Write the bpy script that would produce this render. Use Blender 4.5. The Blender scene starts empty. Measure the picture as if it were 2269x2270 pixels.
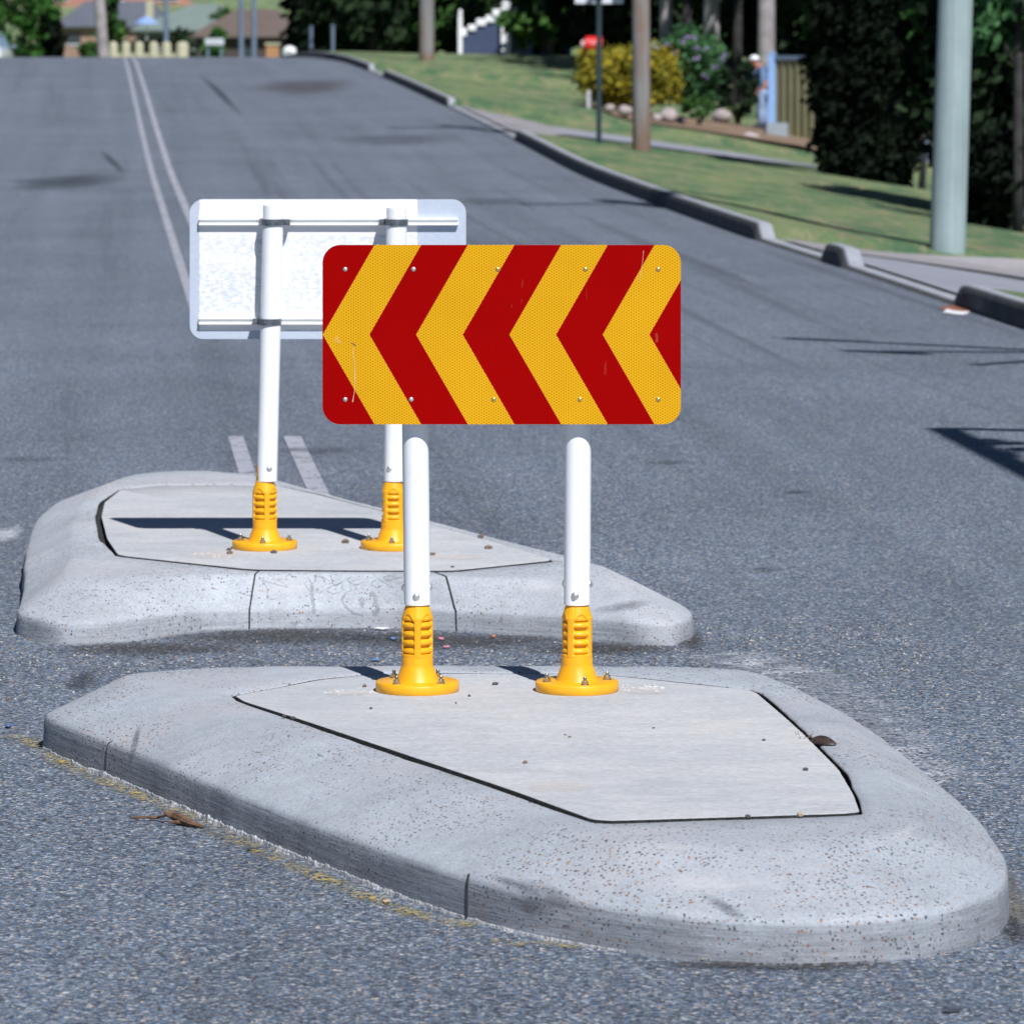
import bpy, math, random
import numpy as np
from mathutils import Vector, noise, Matrix
from mathutils.bvhtree import BVHTree

R = math.radians
scene = bpy.context.scene
COL = scene.collection
F, HC, VH, UC = 10130.0, 1.62, 82.0, 1134.5      # lens in photo pixels, eye height, horizon row, centre column
rnd = random.Random(7)

def P(u, v, D):
    return Vector(((u-UC)/F*D, D, HC-(v-VH)/F*D))
def gp(u, v, z=0.0):
    D = F*(HC-z)/(v-VH)
    return ((u-UC)/F*D, D)

# ------------------------------------------------------------------ interpolation
def curve(pts):
    xs = [p[0] for p in pts]; ys = [p[1] for p in pts]; n = len(xs)
    d = [(ys[i+1]-ys[i])/(xs[i+1]-xs[i]) for i in range(n-1)]
    m = [d[0]]+[0 if d[i-1]*d[i] <= 0 else 2*d[i-1]*d[i]/(d[i-1]+d[i]) for i in range(1, n-1)]+[d[-1]]
    def f(x):
        if x <= xs[0]: return ys[0]+(x-xs[0])*m[0]
        if x >= xs[-1]: return ys[-1]+(x-xs[-1])*m[-1]
        i = 0
        while xs[i+1] < x: i += 1
        h = xs[i+1]-xs[i]; t = (x-xs[i])/h
        return ((1+2*t)*(1-t)**2*ys[i]+t*(1-t)**2*h*m[i]+t*t*(3-2*t)*ys[i+1]+t*t*(t-1)*h*m[i+1])
    return f
zr = curve([(-60, 0), (0, 0), (30, 0), (48, .08), (60, .27), (70, .5), (85, .84), (99, 1.09), (108, 1.135), (118, 1.05), (135, .75), (150, .2), (200, -1.5), (300, -2.5), (3000, -2.5)])
KX = curve([(-60, 10.4), (0, 5.0), (16, 3.65), (25.3, 2.83), (32, 2.3), (36.3, 1.9), (48, .93), (59.7, .035), (71.5, -1.04), (99, -3.74), (120, -5.9), (150, -9), (400, -32)])
def sm(a, b, x):
    t = min(1, max(0, (x-a)/(b-a))); return t*t*(3-2*t)
def slope(D):
    return .145 + (.015-.145)*sm(80, 103, D)
DROPS = [(27.6, 31.9), (33.0, 36.0), (59.9, 71.3), (86.0, 90.0)]
def kh(D):                                         # kerb height along the road
    h = 1.0
    for a, b in DROPS:
        h = min(h, 1-sm(a-.25, a+.05, D)*(1-sm(b-.05, b+.25, D)))
    return .022+.118*h
def gz_s(s, D):
    if s < -9.2: return zr(D)+.10+.03*min(8, -9.2-s)*.3
    if s < .06: return zr(D)-.05
    base = zr(D)+kh(D)-.008
    if 26.8 < D < 37.2: base = zr(D)+.022+.118*(1-sm(27.2, 27.7, D)*(1-sm(36.0, 36.4, D)))-.008
    g = base-slope(D)*max(0, min(s, 14)-.15)
    if s > .5:
        g += .03*noise.noise(Vector((s*.6, D*.35, 3)))
    return g
def gz(X, D):
    g = gz_s(X-KX(D), D)
    if D > 330: g += (D-330)*.07*sm(330, 420, D)
    return g
def ground_hit(u, v, D0=20, D1=130):
    best = None; D = D0
    while D < D1:
        p = P(u, v, D)
        if p.z <= gz(p.x, D)+.001: return (p.x, D, gz(p.x, D))
        D += .1
    p = P(u, v, D1); return (p.x, D1, gz(p.x, D1))

# ------------------------------------------------------------------ object helpers
def mark(o, label=None, cat=None, group=None, kind=None):
    if label: o['label'] = label
    if cat: o['category'] = cat
    if group: o['group'] = group
    if kind: o['kind'] = kind
    return o
def thing(name, loc, label, cat, group=None, rz=0):
    o = bpy.data.objects.new(name, None); COL.objects.link(o)
    o.location = loc; o.rotation_euler = (0, 0, rz); o.empty_display_size = .1
    return mark(o, label, cat, group)
ORG = {}
def org(o):
    v = Vector((0, 0, 0))
    while o is not None:
        v += Vector(o.location); o = o.parent
    return v
class MB:
    def __init__(s): s.v = []; s.f = []; s.uv = None
    def add(s, vs, fs):
        n = len(s.v); s.v += [tuple(v) for v in vs]; s.f += [tuple(i+n for i in f) for f in fs]; return s
    def box(s, c, d, rz=0, tilt=None):
        m = Matrix.Rotation(rz, 3, 'Z')
        if tilt is not None: m = m @ tilt
        vs = [Vector(c)+m @ Vector((x*d[0]/2, y*d[1]/2, z*d[2]/2)) for z in (-1, 1) for y in (-1, 1) for x in (-1, 1)]
        return s.add(vs, [(0, 2, 3, 1), (4, 5, 7, 6), (0, 1, 5, 4), (2, 6, 7, 3), (0, 4, 6, 2), (1, 3, 7, 5)])
    def tube(s, pts, rad, n=12, cap=True):
        pts = [Vector(p) for p in pts]
        if not isinstance(rad, (list, tuple)): rad = [rad]*len(pts)
        base = len(s.v); prev = None
        for i, p in enumerate(pts):
            d = (pts[min(i+1, len(pts)-1)]-pts[max(i-1, 0)]).normalized()
            if prev is None:
                a = d.cross(Vector((0, 1, 0)) if abs(d.y) < .9 else Vector((1, 0, 0))).normalized()
            else:
                a = (prev-d*prev.dot(d)).normalized()
            prev = a; b = d.cross(a)
            for k in range(n):
                t = 2*math.pi*k/n
                s.v.append(tuple(p+(a*math.cos(t)+b*math.sin(t))*rad[i]))
        for i in range(len(pts)-1):
            for k in range(n):
                k2 = (k+1) % n
                s.f.append((base+i*n+k, base+i*n+k2, base+(i+1)*n+k2, base+(i+1)*n+k))
        if cap:
            s.f.append(tuple(base+k for k in reversed(range(n))))
            s.f.append(tuple(base+(len(pts)-1)*n+k for k in range(n)))
        return s
    def lathe(s, c, prof, n=48, cap=True):
        c = Vector(c); base = len(s.v)
        for r, z in prof:
            for k in range(n):
                t = 2*math.pi*k/n
                s.v.append((c.x+r*math.cos(t), c.y+r*math.sin(t), c.z+z))
        for i in range(len(prof)-1):
            for k in range(n):
                k2 = (k+1) % n
                s.f.append((base+i*n+k, base+i*n+k2, base+(i+1)*n+k2, base+(i+1)*n+k))
        if cap:
            s.f.append(tuple(base+k for k in reversed(range(n))))
            s.f.append(tuple(base+(len(prof)-1)*n+k for k in range(n)))
        return s
    def build(s, name, m, parent=None, smooth=False, loc=None, auto=None):
        me = bpy.data.meshes.new(name)
        o = bpy.data.objects.new(name, me); COL.objects.link(o)
        o0 = org(parent) if parent is not None else Vector((0, 0, 0))
        L = Vector(loc) if loc is not None else (o0 if parent is not None else Vector((0, 0, 0)))
        me.from_pydata([tuple(Vector(v)-L) for v in s.v], [], s.f)
        me.update()
        if parent is not None: o.parent = parent
        o.location = L-o0
        if m: me.materials.append(m)
        if smooth: me.polygons.foreach_set('use_smooth', [True]*len(me.polygons))
        if auto is not None:
            me.polygons.foreach_set('use_smooth', [True]*len(me.polygons))
            me.set_sharp_from_angle(angle=R(auto))
        if s.uv is not None:
            ul = me.uv_layers.new(name='uv')
            for li, l in enumerate(me.loops): ul.data[li].uv = s.uv[l.vertex_index]
        return o
def bevel(o, w, seg=2):
    b = o.modifiers.new('bevel', 'BEVEL'); b.width = w; b.segments = seg; b.limit_method = 'ANGLE'; b.angle_limit = R(35)
    return o

# ------------------------------------------------------------------ material helpers
class NT:
    def __init__(s, name):
        s.m = bpy.data.materials.new(name); s.m.use_nodes = True
        s.t = s.m.node_tree; s.b = s.t.nodes['Principled BSDF']; s.out = s.t.nodes['Material Output']
        s.pos = None
    def n(s, typ, **kw):
        x = s.t.nodes.new(typ)
        for k, v in kw.items(): setattr(x, k, v)
        return x
    def link(s, a, b): s.t.links.new(a, b)
    def geo(s):
        if s.pos is None: s.pos = s.n('ShaderNodeNewGeometry').outputs['Position']
        return s.pos
    def objc(s): return s.n('ShaderNodeTexCoord').outputs['Object']
    def uvc(s): return s.n('ShaderNodeTexCoord').outputs['UV']
    def mp(s, src, scale=(1, 1, 1), rot=(0, 0, 0), loc=(0, 0, 0)):
        x = s.n('ShaderNodeMapping'); x.inputs['Scale'].default_value = scale; x.inputs['Rotation'].default_value = rot
        x.inputs['Location'].default_value = loc
        s.link(src, x.inputs['Vector']); return x.outputs['Vector']
    def noise(s, scale, src=None, detail=4, rough=.6, out='Fac', dist=0):
        x = s.n('ShaderNodeTexNoise'); x.inputs['Scale'].default_value = scale
        x.inputs['Detail'].default_value = detail; x.inputs['Roughness'].default_value = rough
        x.inputs['Distortion'].default_value = dist
        s.link(src or s.geo(), x.inputs['Vector']); return x.outputs[out]
    def vor(s, scale, src=None, out='Color', feature='F1', rand=1.0):
        x = s.n('ShaderNodeTexVoronoi', feature=feature); x.inputs['Scale'].default_value = scale
        x.inputs['Randomness'].default_value = rand
        s.link(src or s.geo(), x.inputs['Vector']); return x.outputs[out]
    def math(s, op, a, b=None, c=None, clamp=False):
        x = s.n('ShaderNodeMath', operation=op); x.use_clamp = clamp
        for i, q in enumerate((a, b, c)):
            if q is None: continue
            if isinstance(q, (int, float)): x.inputs[i].default_value = q
            else: s.link(q, x.inputs[i])
        return x.outputs[0]
    def ramp(s, fac, stops, interp='LINEAR'):
        x = s.n('ShaderNodeValToRGB'); cr = x.color_ramp; cr.interpolation = interp
        while len(cr.elements) < len(stops): cr.elements.new(.5)
        for e, (p, c) in zip(cr.elements, stops):
            e.position = p
            e.color = (c, c, c, 1) if isinstance(c, (int, float)) else (*c, 1)
        s.link(fac, x.inputs[0]); return x.outputs[0]
    def mix(s, fac, a, b, mode='MIX'):
        x = s.n('ShaderNodeMix', data_type='RGBA', blend_type=mode)
        for sock, q in ((x.inputs[0], fac), (x.inputs[6], a), (x.inputs[7], b)):
            if isinstance(q, (int, float)): sock.default_value = q
            elif isinstance(q, tuple): sock.default_value = (*q, 1)
            else: s.link(q, sock)
        return x.outputs[2]
    def sep(s, src):
        x = s.n('ShaderNodeSeparateXYZ'); s.link(src, x.inputs[0]); return x.outputs
    def base(s, c):
        if isinstance(c, tuple): s.b.inputs['Base Color'].default_value = (*c, 1)
        else: s.link(c, s.b.inputs['Base Color'])
    def set(s, **kw):
        for k, v in kw.items():
            i = s.b.inputs[k.replace('_', ' ')]
            if isinstance(v, (int, float)): i.default_value = v
            else: s.link(v, i)
    def bump(s, h, strength=.3, dist=.01, prev=None):
        x = s.n('ShaderNodeBump'); x.inputs['Strength'].default_value = strength; x.inputs['Distance'].default_value = dist
        s.link(h, x.inputs['Height'])
        if prev is not None: s.link(prev, x.inputs['Normal'])
        s.link(x.outputs[0], s.b.inputs['Normal']); return x.outputs[0]
    def alpha(s, fac):
        s.link(fac, s.b.inputs['Alpha'])

def mat_plain(name, col, rough=.6, metal=0, var=.12, scale=3, bump=0, bscale=40, coat=0, objspace=False):
    t = NT(name); src = t.objc() if objspace else t.geo()
    n = t.noise(scale, src)
    c = t.mix(t.ramp(n, [(.3, 0.0), (.7, 1.0)]), tuple(x*(1-var) for x in col), tuple(min(1, x*(1+var)) for x in col))
    t.base(c); t.set(Roughness=rough, Metallic=metal)
    if bump: t.bump(t.noise(bscale, src), bump, .01)
    if coat: t.set(Coat_Weight=coat)
    return t.m

def road_color(t, dark=1.0, coarse=1.0):
    """fine stone chips in worn asphalt, tracks along the lanes"""
    g = t.geo()
    v1 = t.sep(t.vor(150/coarse, g, 'Color'))[0]
    v2 = t.sep(t.vor(260/coarse, g, 'Color'))[1]
    chips = t.ramp(v1, [(0, (.023, .031, .046)), (.30, (.064, .088, .126)), (.66, (.122, .160, .217)), (.90, (.208, .245, .295)), (1, (.42, .45, .47))])
    hue = t.ramp(v2, [(0, (.70, .86, 1.12)), (.45, (.97, 1, 1.02)), (.72, (1.0, 1.0, 1.0)), (1, (2.1, 1.35, .88))])
    c = t.mix(1.0, chips, hue, 'MULTIPLY')
    big = t.ramp(t.noise(.55, g, 5, .6), [(.3, .86), (.7, 1.12)])
    c = t.mix(1.0, c, big, 'MULTIPLY')
    mid = t.ramp(t.noise(9, g, 4, .7), [(.25, .88), (.75, 1.12)])
    c = t.mix(1.0, c, mid, 'MULTIPLY')
    fine = t.ramp(t.noise(45, g, 3, .7), [(.25, .80), (.75, 1.2)])
    c = t.mix(1.0, c, fine, 'MULTIPLY')
    if dark != 1: c = t.mix(1.0, c, (dark, dark, dark), 'MULTIPLY')
    return c, v1

def make_road_mat():
    t = NT('asphalt'); c, v1 = road_color(t)
    uv = t.uvc()
    lane = t.noise(1.0, t.mp(uv, (2.6, .035, 1)), 5, .65)
    c = t.mix(1.0, c, t.ramp(lane, [(.30, .76), (.44, .95), (.60, 1.04), (.75, 1.14)]), 'MULTIPLY')
    # narrow oily tracks, only in the far right lane
    trk = t.noise(1.0, t.mp(uv, (6.0, .05, 1), loc=(3.1, 0, 0)), 3, .5)
    s_ = t.sep(uv)
    m = t.math('MULTIPLY', t.ramp(trk, [(.56, 0), (.64, 1)]), t.math('MULTIPLY', t.ramp(t.math('DIVIDE', s_[1], 60), [(.25, 0), (.4, 1), (.9, .6), (1, 0)]), t.math('GREATER_THAN', s_[0], -3.6)))
    c = t.mix(t.math('MULTIPLY', m, .5), c, (.05, .056, .075))
    t.base(c); t.set(Roughness=.82)
    t.bump(t.mix(.4, v1, t.noise(300, None, 2)), .42, .003)
    return t.m

def make_concrete(name, base=(.362, .397, .452), pits=.0, smooth=1.0, seed=0, side_dirt=True, dirt=.5):
    t = NT(name); g = t.mp(t.geo(), loc=(seed, seed*.7, 0))
    n1 = t.noise(2.6, g, 6, .62); n2 = t.noise(22, g, 5, .7); n3 = t.noise(160, g, 3, .7)
    lo = tuple(x*.86 for x in base); hi = tuple(min(1, x*1.10) for x in base)
    c = t.mix(t.ramp(n1, [(.32, 0.0), (.68, 1.0)]), lo, hi)
    c = t.mix(1.0, c, t.ramp(n2, [(.3, .90), (.7, 1.07)]), 'MULTIPLY')
    c = t.mix(1.0, c, t.ramp(n3, [(.3, .78), (.7, 1.17)]), 'MULTIPLY')
    warm = t.ramp(t.noise(1.7, t.mp(g, loc=(5, 2, 0)), 4), [(.5, 0.0), (.68, 1.0)])
    c = t.mix(t.math('MULTIPLY', warm, .42), c, (base[0]*1.18, base[1]*1.04, base[2]*.98))
    h = n3
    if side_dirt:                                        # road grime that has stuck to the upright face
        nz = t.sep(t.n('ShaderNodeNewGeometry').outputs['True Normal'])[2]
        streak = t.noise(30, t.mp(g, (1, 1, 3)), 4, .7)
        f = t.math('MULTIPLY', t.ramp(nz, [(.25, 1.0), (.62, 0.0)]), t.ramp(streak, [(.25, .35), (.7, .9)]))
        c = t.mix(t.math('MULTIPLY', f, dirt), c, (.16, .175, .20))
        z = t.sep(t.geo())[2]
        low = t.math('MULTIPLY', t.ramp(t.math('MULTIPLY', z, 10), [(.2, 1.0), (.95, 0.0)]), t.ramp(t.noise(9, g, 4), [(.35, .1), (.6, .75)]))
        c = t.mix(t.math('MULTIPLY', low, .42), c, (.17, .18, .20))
    if pits:
        wv = t.n('ShaderNodeVectorMath', operation='ADD'); t.link(g, wv.inputs[0])
        wn = t.n('ShaderNodeVectorMath', operation='SCALE'); t.link(t.noise(180, g, 2, .6, 'Color'), wn.inputs[0]); wn.inputs['Scale'].default_value = .006; t.link(wn.outputs[0], wv.inputs[1])
        vd = t.vor(125, t.mp(wv.outputs[0], (1, .8, 1)), 'Distance'); vc = t.sep(t.vor(125, t.mp(wv.outputs[0], (1, .8, 1)), 'Color'))
        patch = t.ramp(t.noise(2.2, t.mp(g, loc=(1.3, 4.2, 0)), 3), [(.36, .35), (.52, 1.0)])
        thr = t.math('MULTIPLY', t.math('MULTIPLY', t.math('GREATER_THAN', vc[0], 1-pits), t.math('ADD', .12, t.math('MULTIPLY', vc[2], .30))), patch)
        dot = t.math('LESS_THAN', vd, thr)
        pc = t.ramp(vc[1], [(0, (.05, .055, .07)), (.55, (.11, .11, .13)), (.8, (.24, .12, .085)), (1, (.36, .26, .17))])
        c = t.mix(t.math('MULTIPLY', dot, .95), c, pc)
        h = t.math('SUBTRACT', t.math('MULTIPLY', n3, .5), t.math('MULTIPLY', dot, .8))
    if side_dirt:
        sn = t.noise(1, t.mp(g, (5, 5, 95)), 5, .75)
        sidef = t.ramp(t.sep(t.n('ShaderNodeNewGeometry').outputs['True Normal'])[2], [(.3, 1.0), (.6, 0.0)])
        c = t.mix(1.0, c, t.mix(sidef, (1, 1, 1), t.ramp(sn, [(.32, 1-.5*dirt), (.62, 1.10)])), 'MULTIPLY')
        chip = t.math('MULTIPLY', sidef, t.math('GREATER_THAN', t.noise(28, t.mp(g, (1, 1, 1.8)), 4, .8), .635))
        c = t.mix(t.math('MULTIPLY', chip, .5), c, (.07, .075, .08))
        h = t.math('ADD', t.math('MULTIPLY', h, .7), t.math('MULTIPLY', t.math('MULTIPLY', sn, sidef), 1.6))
    t.base(c); t.set(Roughness=.86)
    nb = t.bump(h, .5*smooth, .003)
    t.bump(t.noise(14, t.mp(g, (1, 1, 2.2)), 6, .72), .30*smooth, .006, nb)
    return t.m

M = {}
def make_kerbmat():
    t = NT('street_kerb_concrete'); g = t.geo(); uv = t.sep(t.uvc())
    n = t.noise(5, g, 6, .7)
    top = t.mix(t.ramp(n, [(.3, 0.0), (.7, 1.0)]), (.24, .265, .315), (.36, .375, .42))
    face = t.mix(t.ramp(n, [(.3, 0.0), (.7, 1.0)]), (.028, .032, .038), (.075, .08, .086))  # face colour darkened: gutter grime plus its shade painted in
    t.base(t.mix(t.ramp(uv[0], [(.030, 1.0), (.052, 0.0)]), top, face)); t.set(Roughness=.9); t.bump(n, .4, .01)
    return t.m
M['road'] = make_road_mat()
M['kerbconc'] = make_concrete('mountable_kerb_concrete', pits=.86)
M['kerbconc2'] = make_concrete('weathered_kerb_concrete', (.415, .448, .50), pits=.5, seed=4, dirt=.15)
def make_slab():
    t = NT('broomed_concrete'); g = t.geo()
    br = t.noise(1, t.mp(g, (14, 170, 30)), 4, .75)
    n1 = t.noise(2.0, t.mp(g, loc=(3, 1, 0)), 6, .65)
    c = t.mix(t.ramp(n1, [(.33, 0.0), (.68, 1.0)]), (.43, .46, .505), (.555, .56, .585))
    c = t.mix(1.0, c, t.ramp(br, [(.28, .86), (.72, 1.10)]), 'MULTIPLY')
    c = t.mix(1.0, c, t.ramp(t.noise(1, t.mp(g, (60, 120, 60)), 5, .8), [(.3, .72), (.7, 1.18)]), 'MULTIPLY')
    worn = t.ramp(t.noise(7, t.mp(g, (.7, 1.6, 1), loc=(2, 5, 0)), 6, .78), [(.40, .93), (.62, 1.03)])
    c = t.mix(1.0, c, worn, 'MULTIPLY')
    sp = t.math('MULTIPLY', t.math('GREATER_THAN', t.noise(130, t.mp(g, (1, .6, 1)), 3, .8), .66), .2)
    c = t.mix(sp, c, (.17, .18, .20))
    warm = t.ramp(t.noise(2.4, t.mp(g, loc=(7.7, 3.1, 0)), 4), [(.54, 0.0), (.70, 1.0)])
    c = t.mix(t.math('MULTIPLY', warm, .45), c, (.56, .53, .53))
    t.base(c); t.set(Roughness=.88)
    t.bump(br, .5, .003)
    return t.m
M['slab'] = make_slab()
M['kerb'] = make_kerbmat()
M['apron'] = make_concrete('driveway_concrete', (.26, .275, .33), side_dirt=False)
M['apron_pink'] = make_concrete('pinkish_path_concrete', (.27, .262, .285), side_dirt=False, seed=3)
M['joint'] = mat_plain('dark_joint', (.02, .022, .025), .95)
M['gritty'] = mat_plain('gritty_gap_filler', (.026, .029, .031), .95, scale=60, var=.6, bump=.8, bscale=200)

def make_grass():
    t = NT('mown_grass'); g = t.geo(); st = t.mp(g, (1, .35, 1))
    a = t.noise(1.1, st, 6, .72); b = t.noise(4.5, t.mp(g, (1, .3, 1), loc=(3, 9, 1)), 5, .75); c3 = t.noise(60, g, 3, .8)
    c = t.mix(t.ramp(a, [(.42, 0.0), (.57, 1.0)]), (.066, .155, .070), (.180, .245, .105))
    c = t.mix(t.math('MULTIPLY', t.ramp(b, [(.50, 0.0), (.62, 1.0)]), .75), c, (.32, .29, .17))
    c = t.mix(t.math('MULTIPLY', t.ramp(t.noise(2.2, t.mp(g, (1, .4, 1), loc=(8, 2, 4)), 4), [(.58, 0.0), (.68, 1.0)]), .6), c, (.25, .19, .13))
    c = t.mix(1.0, c, t.ramp(c3, [(.25, .55), (.75, 1.4)]), 'MULTIPLY')
    t.base(c); t.set(Roughness=.95); t.bump(c3, .8, .03)
    return t.m
M['grass'] = make_grass()
M['soil'] = mat_plain('bark_mulch', (.21, .145, .10), .95, scale=12, var=.5, bump=.8)
def foliage(name, a, b, scale=1.2, tr=.25):
    t = NT(name); g = t.geo()
    c = t.mix(t.ramp(t.noise(scale, g, 4, .7), [(.36, 0.0), (.64, 1.0)]), a, b)
    c = t.mix(1.0, c, t.ramp(t.noise(9, g, 2), [(.3, .65), (.7, 1.35)]), 'MULTIPLY')
    t.base(c); t.set(Roughness=.8, Specular_IOR_Level=.08)
    t.b.inputs['Transmission Weight'].default_value = 0
    return t.m
M['leaf_dark'] = foliage('dark_foliage', (.010, .020, .012), (.028, .050, .022))
M['leaf_black'] = foliage('very_dark_cypress_foliage', (.004, .007, .005), (.010, .018, .010))
M['leaf_mid'] = foliage('mid_green_foliage', (.018, .045, .014), (.055, .125, .03))
M['leaf_lit'] = foliage('fresh_green_foliage', (.025, .07, .02), (.06, .17, .035))
M['leaf_yellow'] = foliage('golden_foliage', (.13, .14, .018), (.33, .265, .03), 2.5)
M['leaf_grey'] = foliage('grey_green_foliage', (.028, .075, .035), (.07, .17, .065))
M['flower'] = mat_plain('mauve_petals', (.30, .25, .46), .6)
M['bark_pale'] = mat_plain('pale_gum_bark', (.30, .275, .29), .85, scale=4, var=.3, bump=.4)
M['bark_dark'] = mat_plain('dark_bark', (.035, .032, .035), .9, scale=6, var=.4, bump=.5)
def make_pole_timber(z0=-99.0, hh=.5):
    t = NT('weathered_pole_timber'); g = t.geo()
    gr = t.noise(1, t.mp(g, (24, 24, .8)), 5, .7)
    c = t.mix(t.ramp(gr, [(.3, 0.0), (.7, 1.0)]), (.15, .145, .155), (.27, .265, .275))
    r2 = t.ramp(t.noise(1.0, t.mp(g, (3.2, 3.2, .9)), 4), [(.47, 0.0), (.62, 1.0)])
    c = t.mix(t.math('MULTIPLY', r2, .7), c, (.20, .105, .055))
    zz = t.math('DIVIDE', t.math('SUBTRACT', t.sep(g)[2], z0), hh)
    zz = t.math('ADD', zz, t.math('MULTIPLY', t.math('SUBTRACT', t.noise(1, t.mp(g, (18, 18, 1.5)), 4), .5), 1.6))
    c = t.mix(t.ramp(zz, [(.35, .75), (.8, 0.0)]), c, (.17, .095, .055))
    t.base(c); t.set(Roughness=.9); t.bump(gr, .6, .01); return t.m
M['pole_timber'] = make_pole_timber()
def make_pole_green():
    t = NT('treated_pale_green_timber'); g = t.geo()
    gr = t.noise(1, t.mp(g, (30, 30, .9)), 5, .7)
    c = t.mix(t.ramp(gr, [(.3, 0.0), (.7, 1.0)]), (.225, .305, .325), (.32, .40, .415))
    c = t.mix(1.0, c, t.ramp(t.noise(.9, g, 5, .7), [(.35, .84), (.65, 1.12)]), 'MULTIPLY')
    t.base(c); t.set(Roughness=.85); t.bump(gr, .4, .008); return t.m
M['pole_green'] = make_pole_green()
M['pole_foot1'] = make_pole_timber(.1, .75); M['pole_foot2'] = make_pole_timber(1.0, .45)
M['white_steel'] = mat_plain('white_powder_coat', (.86, .87, .88), .32, var=.03, scale=8)
def make_post():
    t = NT('white_powder_coat_post'); g = t.geo()
    d = t.ramp(t.noise(1, t.mp(g, (40, 40, 9)), 5, .75), [(.5, 0.0), (.75, 1.0)])
    c = t.mix(t.math('MULTIPLY', d, .25), (.83, .86, .91), (.55, .53, .50))
    t.base(c); t.set(Roughness=.35); return t.m
M['post_white'] = make_post()
M['alu'] = mat_plain('mill_aluminium', (.80, .81, .82), .42, .55, var=.08, scale=30)
M['zinc'] = mat_plain('zinc_plated_steel', (.62, .63, .64), .38, .75, var=.2, scale=60)
M['zinc_yellow'] = mat_plain('passivated_zinc', (.50, .46, .34), .3, 1.0, var=.2, scale=60)
M['clamp'] = mat_plain('dull_galvanised_strap', (.17, .19, .22), .5, .7, var=.2, scale=30)
M['yellow_paint'] = None
def make_yellow_plastic():
    t = NT('yellow_moulded_plastic'); g = t.geo()
    c = t.mix(t.ramp(t.noise(18, g, 5, .7), [(.35, 0.0), (.65, 1.0)]), (.80, .365, .008), (.88, .43, .014))
    grime = t.ramp(t.noise(34, t.mp(g, loc=(2, 9, 4)), 5, .75), [(.56, 0.0), (.74, 1.0)])
    c = t.mix(t.math('MULTIPLY', grime, .22), c, (.45, .22, .05))
    t.base(c); t.set(Roughness=.40, Specular_IOR_Level=.4); t.bump(t.noise(120, g, 3), .08, .002); return t.m
M['yplastic'] = make_yellow_plastic()

def make_chevron():
    t = NT('retroreflective_chevron_sheeting'); o = t.sep(t.objc())
    x, z = o[0], o[2]
    cell = .1043
    q = t.math('SUBTRACT', t.math('ADD', x, .4), t.math('MULTIPLY', t.math('ABSOLUTE', z), .5765))
    f = t.math('FRACT', t.math('ADD', t.math('DIVIDE', q, 2*cell), 20.0))
    yel = t.math('LESS_THAN', f, .5)
    # prismatic cells: hexagonal dot raster
    k = 2*math.pi/.0054
    a = t.math('SINE', t.math('MULTIPLY', x, k))
    b1 = t.math('SINE', t.math('ADD', t.math('MULTIPLY', x, k*.5), t.math('MULTIPLY', z, k*.866)))
    b2 = t.math('SINE', t.math('SUBTRACT', t.math('MULTIPLY', x, k*.5), t.math('MULTIPLY', z, k*.866)))
    h = t.ramp(t.math('ADD', t.math('MULTIPLY', t.math('ADD', a, t.math('ADD', b1, b2)), .1667), .5), [(.28, 0.0), (.50, 1.0)])
    y = t.mix(h, (.43, .20, .004), (.69, .365, .012))
    r = t.mix(h, (.25, .0003, .0004), (.31, .0006, .0006))
    c = t.mix(yel, r, y)
    c = t.mix(1.0, c, t.ramp(t.noise(5, t.objc(), 4), [(.3, .95), (.7, 1.05)]), 'MULTIPLY')
    sc = t.math('MULTIPLY', t.math('GREATER_THAN', t.noise(70, t.mp(t.objc(), (1, 1, .08)), 2), .70), t.math('GREATER_THAN', t.noise(9, t.objc(), 2), .56))
    c = t.mix(t.math('MULTIPLY', sc, .025), c, (.75, .6, .4))
    t.base(c); t.set(Roughness=.6, Specular_IOR_Level=.03); return t.m
M['chevron'] = make_chevron()
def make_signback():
    t = NT('blotchy_back_painted_glare'); oc = t.objc(); o = t.sep(oc); x, z = o[0], o[2]
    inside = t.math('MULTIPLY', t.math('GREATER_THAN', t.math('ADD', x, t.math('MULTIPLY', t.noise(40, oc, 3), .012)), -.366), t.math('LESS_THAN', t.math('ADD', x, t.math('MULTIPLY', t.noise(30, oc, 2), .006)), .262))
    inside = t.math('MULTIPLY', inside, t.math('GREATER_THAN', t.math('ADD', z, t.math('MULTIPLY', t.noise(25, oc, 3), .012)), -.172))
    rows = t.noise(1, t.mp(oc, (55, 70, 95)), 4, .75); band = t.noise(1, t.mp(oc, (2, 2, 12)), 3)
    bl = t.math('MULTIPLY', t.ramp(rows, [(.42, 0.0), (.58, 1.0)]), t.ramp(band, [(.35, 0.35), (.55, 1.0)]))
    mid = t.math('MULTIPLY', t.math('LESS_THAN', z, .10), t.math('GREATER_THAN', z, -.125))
    bright = t.mix(t.math('MULTIPLY', t.math('MULTIPLY', bl, mid), .8), (.84, .84, .87), (.52, .57, .68))  # brighter field: the glare on the aluminium painted into the colour
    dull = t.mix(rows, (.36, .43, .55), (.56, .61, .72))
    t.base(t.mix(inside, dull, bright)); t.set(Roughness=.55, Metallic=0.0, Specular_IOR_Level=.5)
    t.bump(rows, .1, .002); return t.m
M['signback'] = make_signback()

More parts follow.
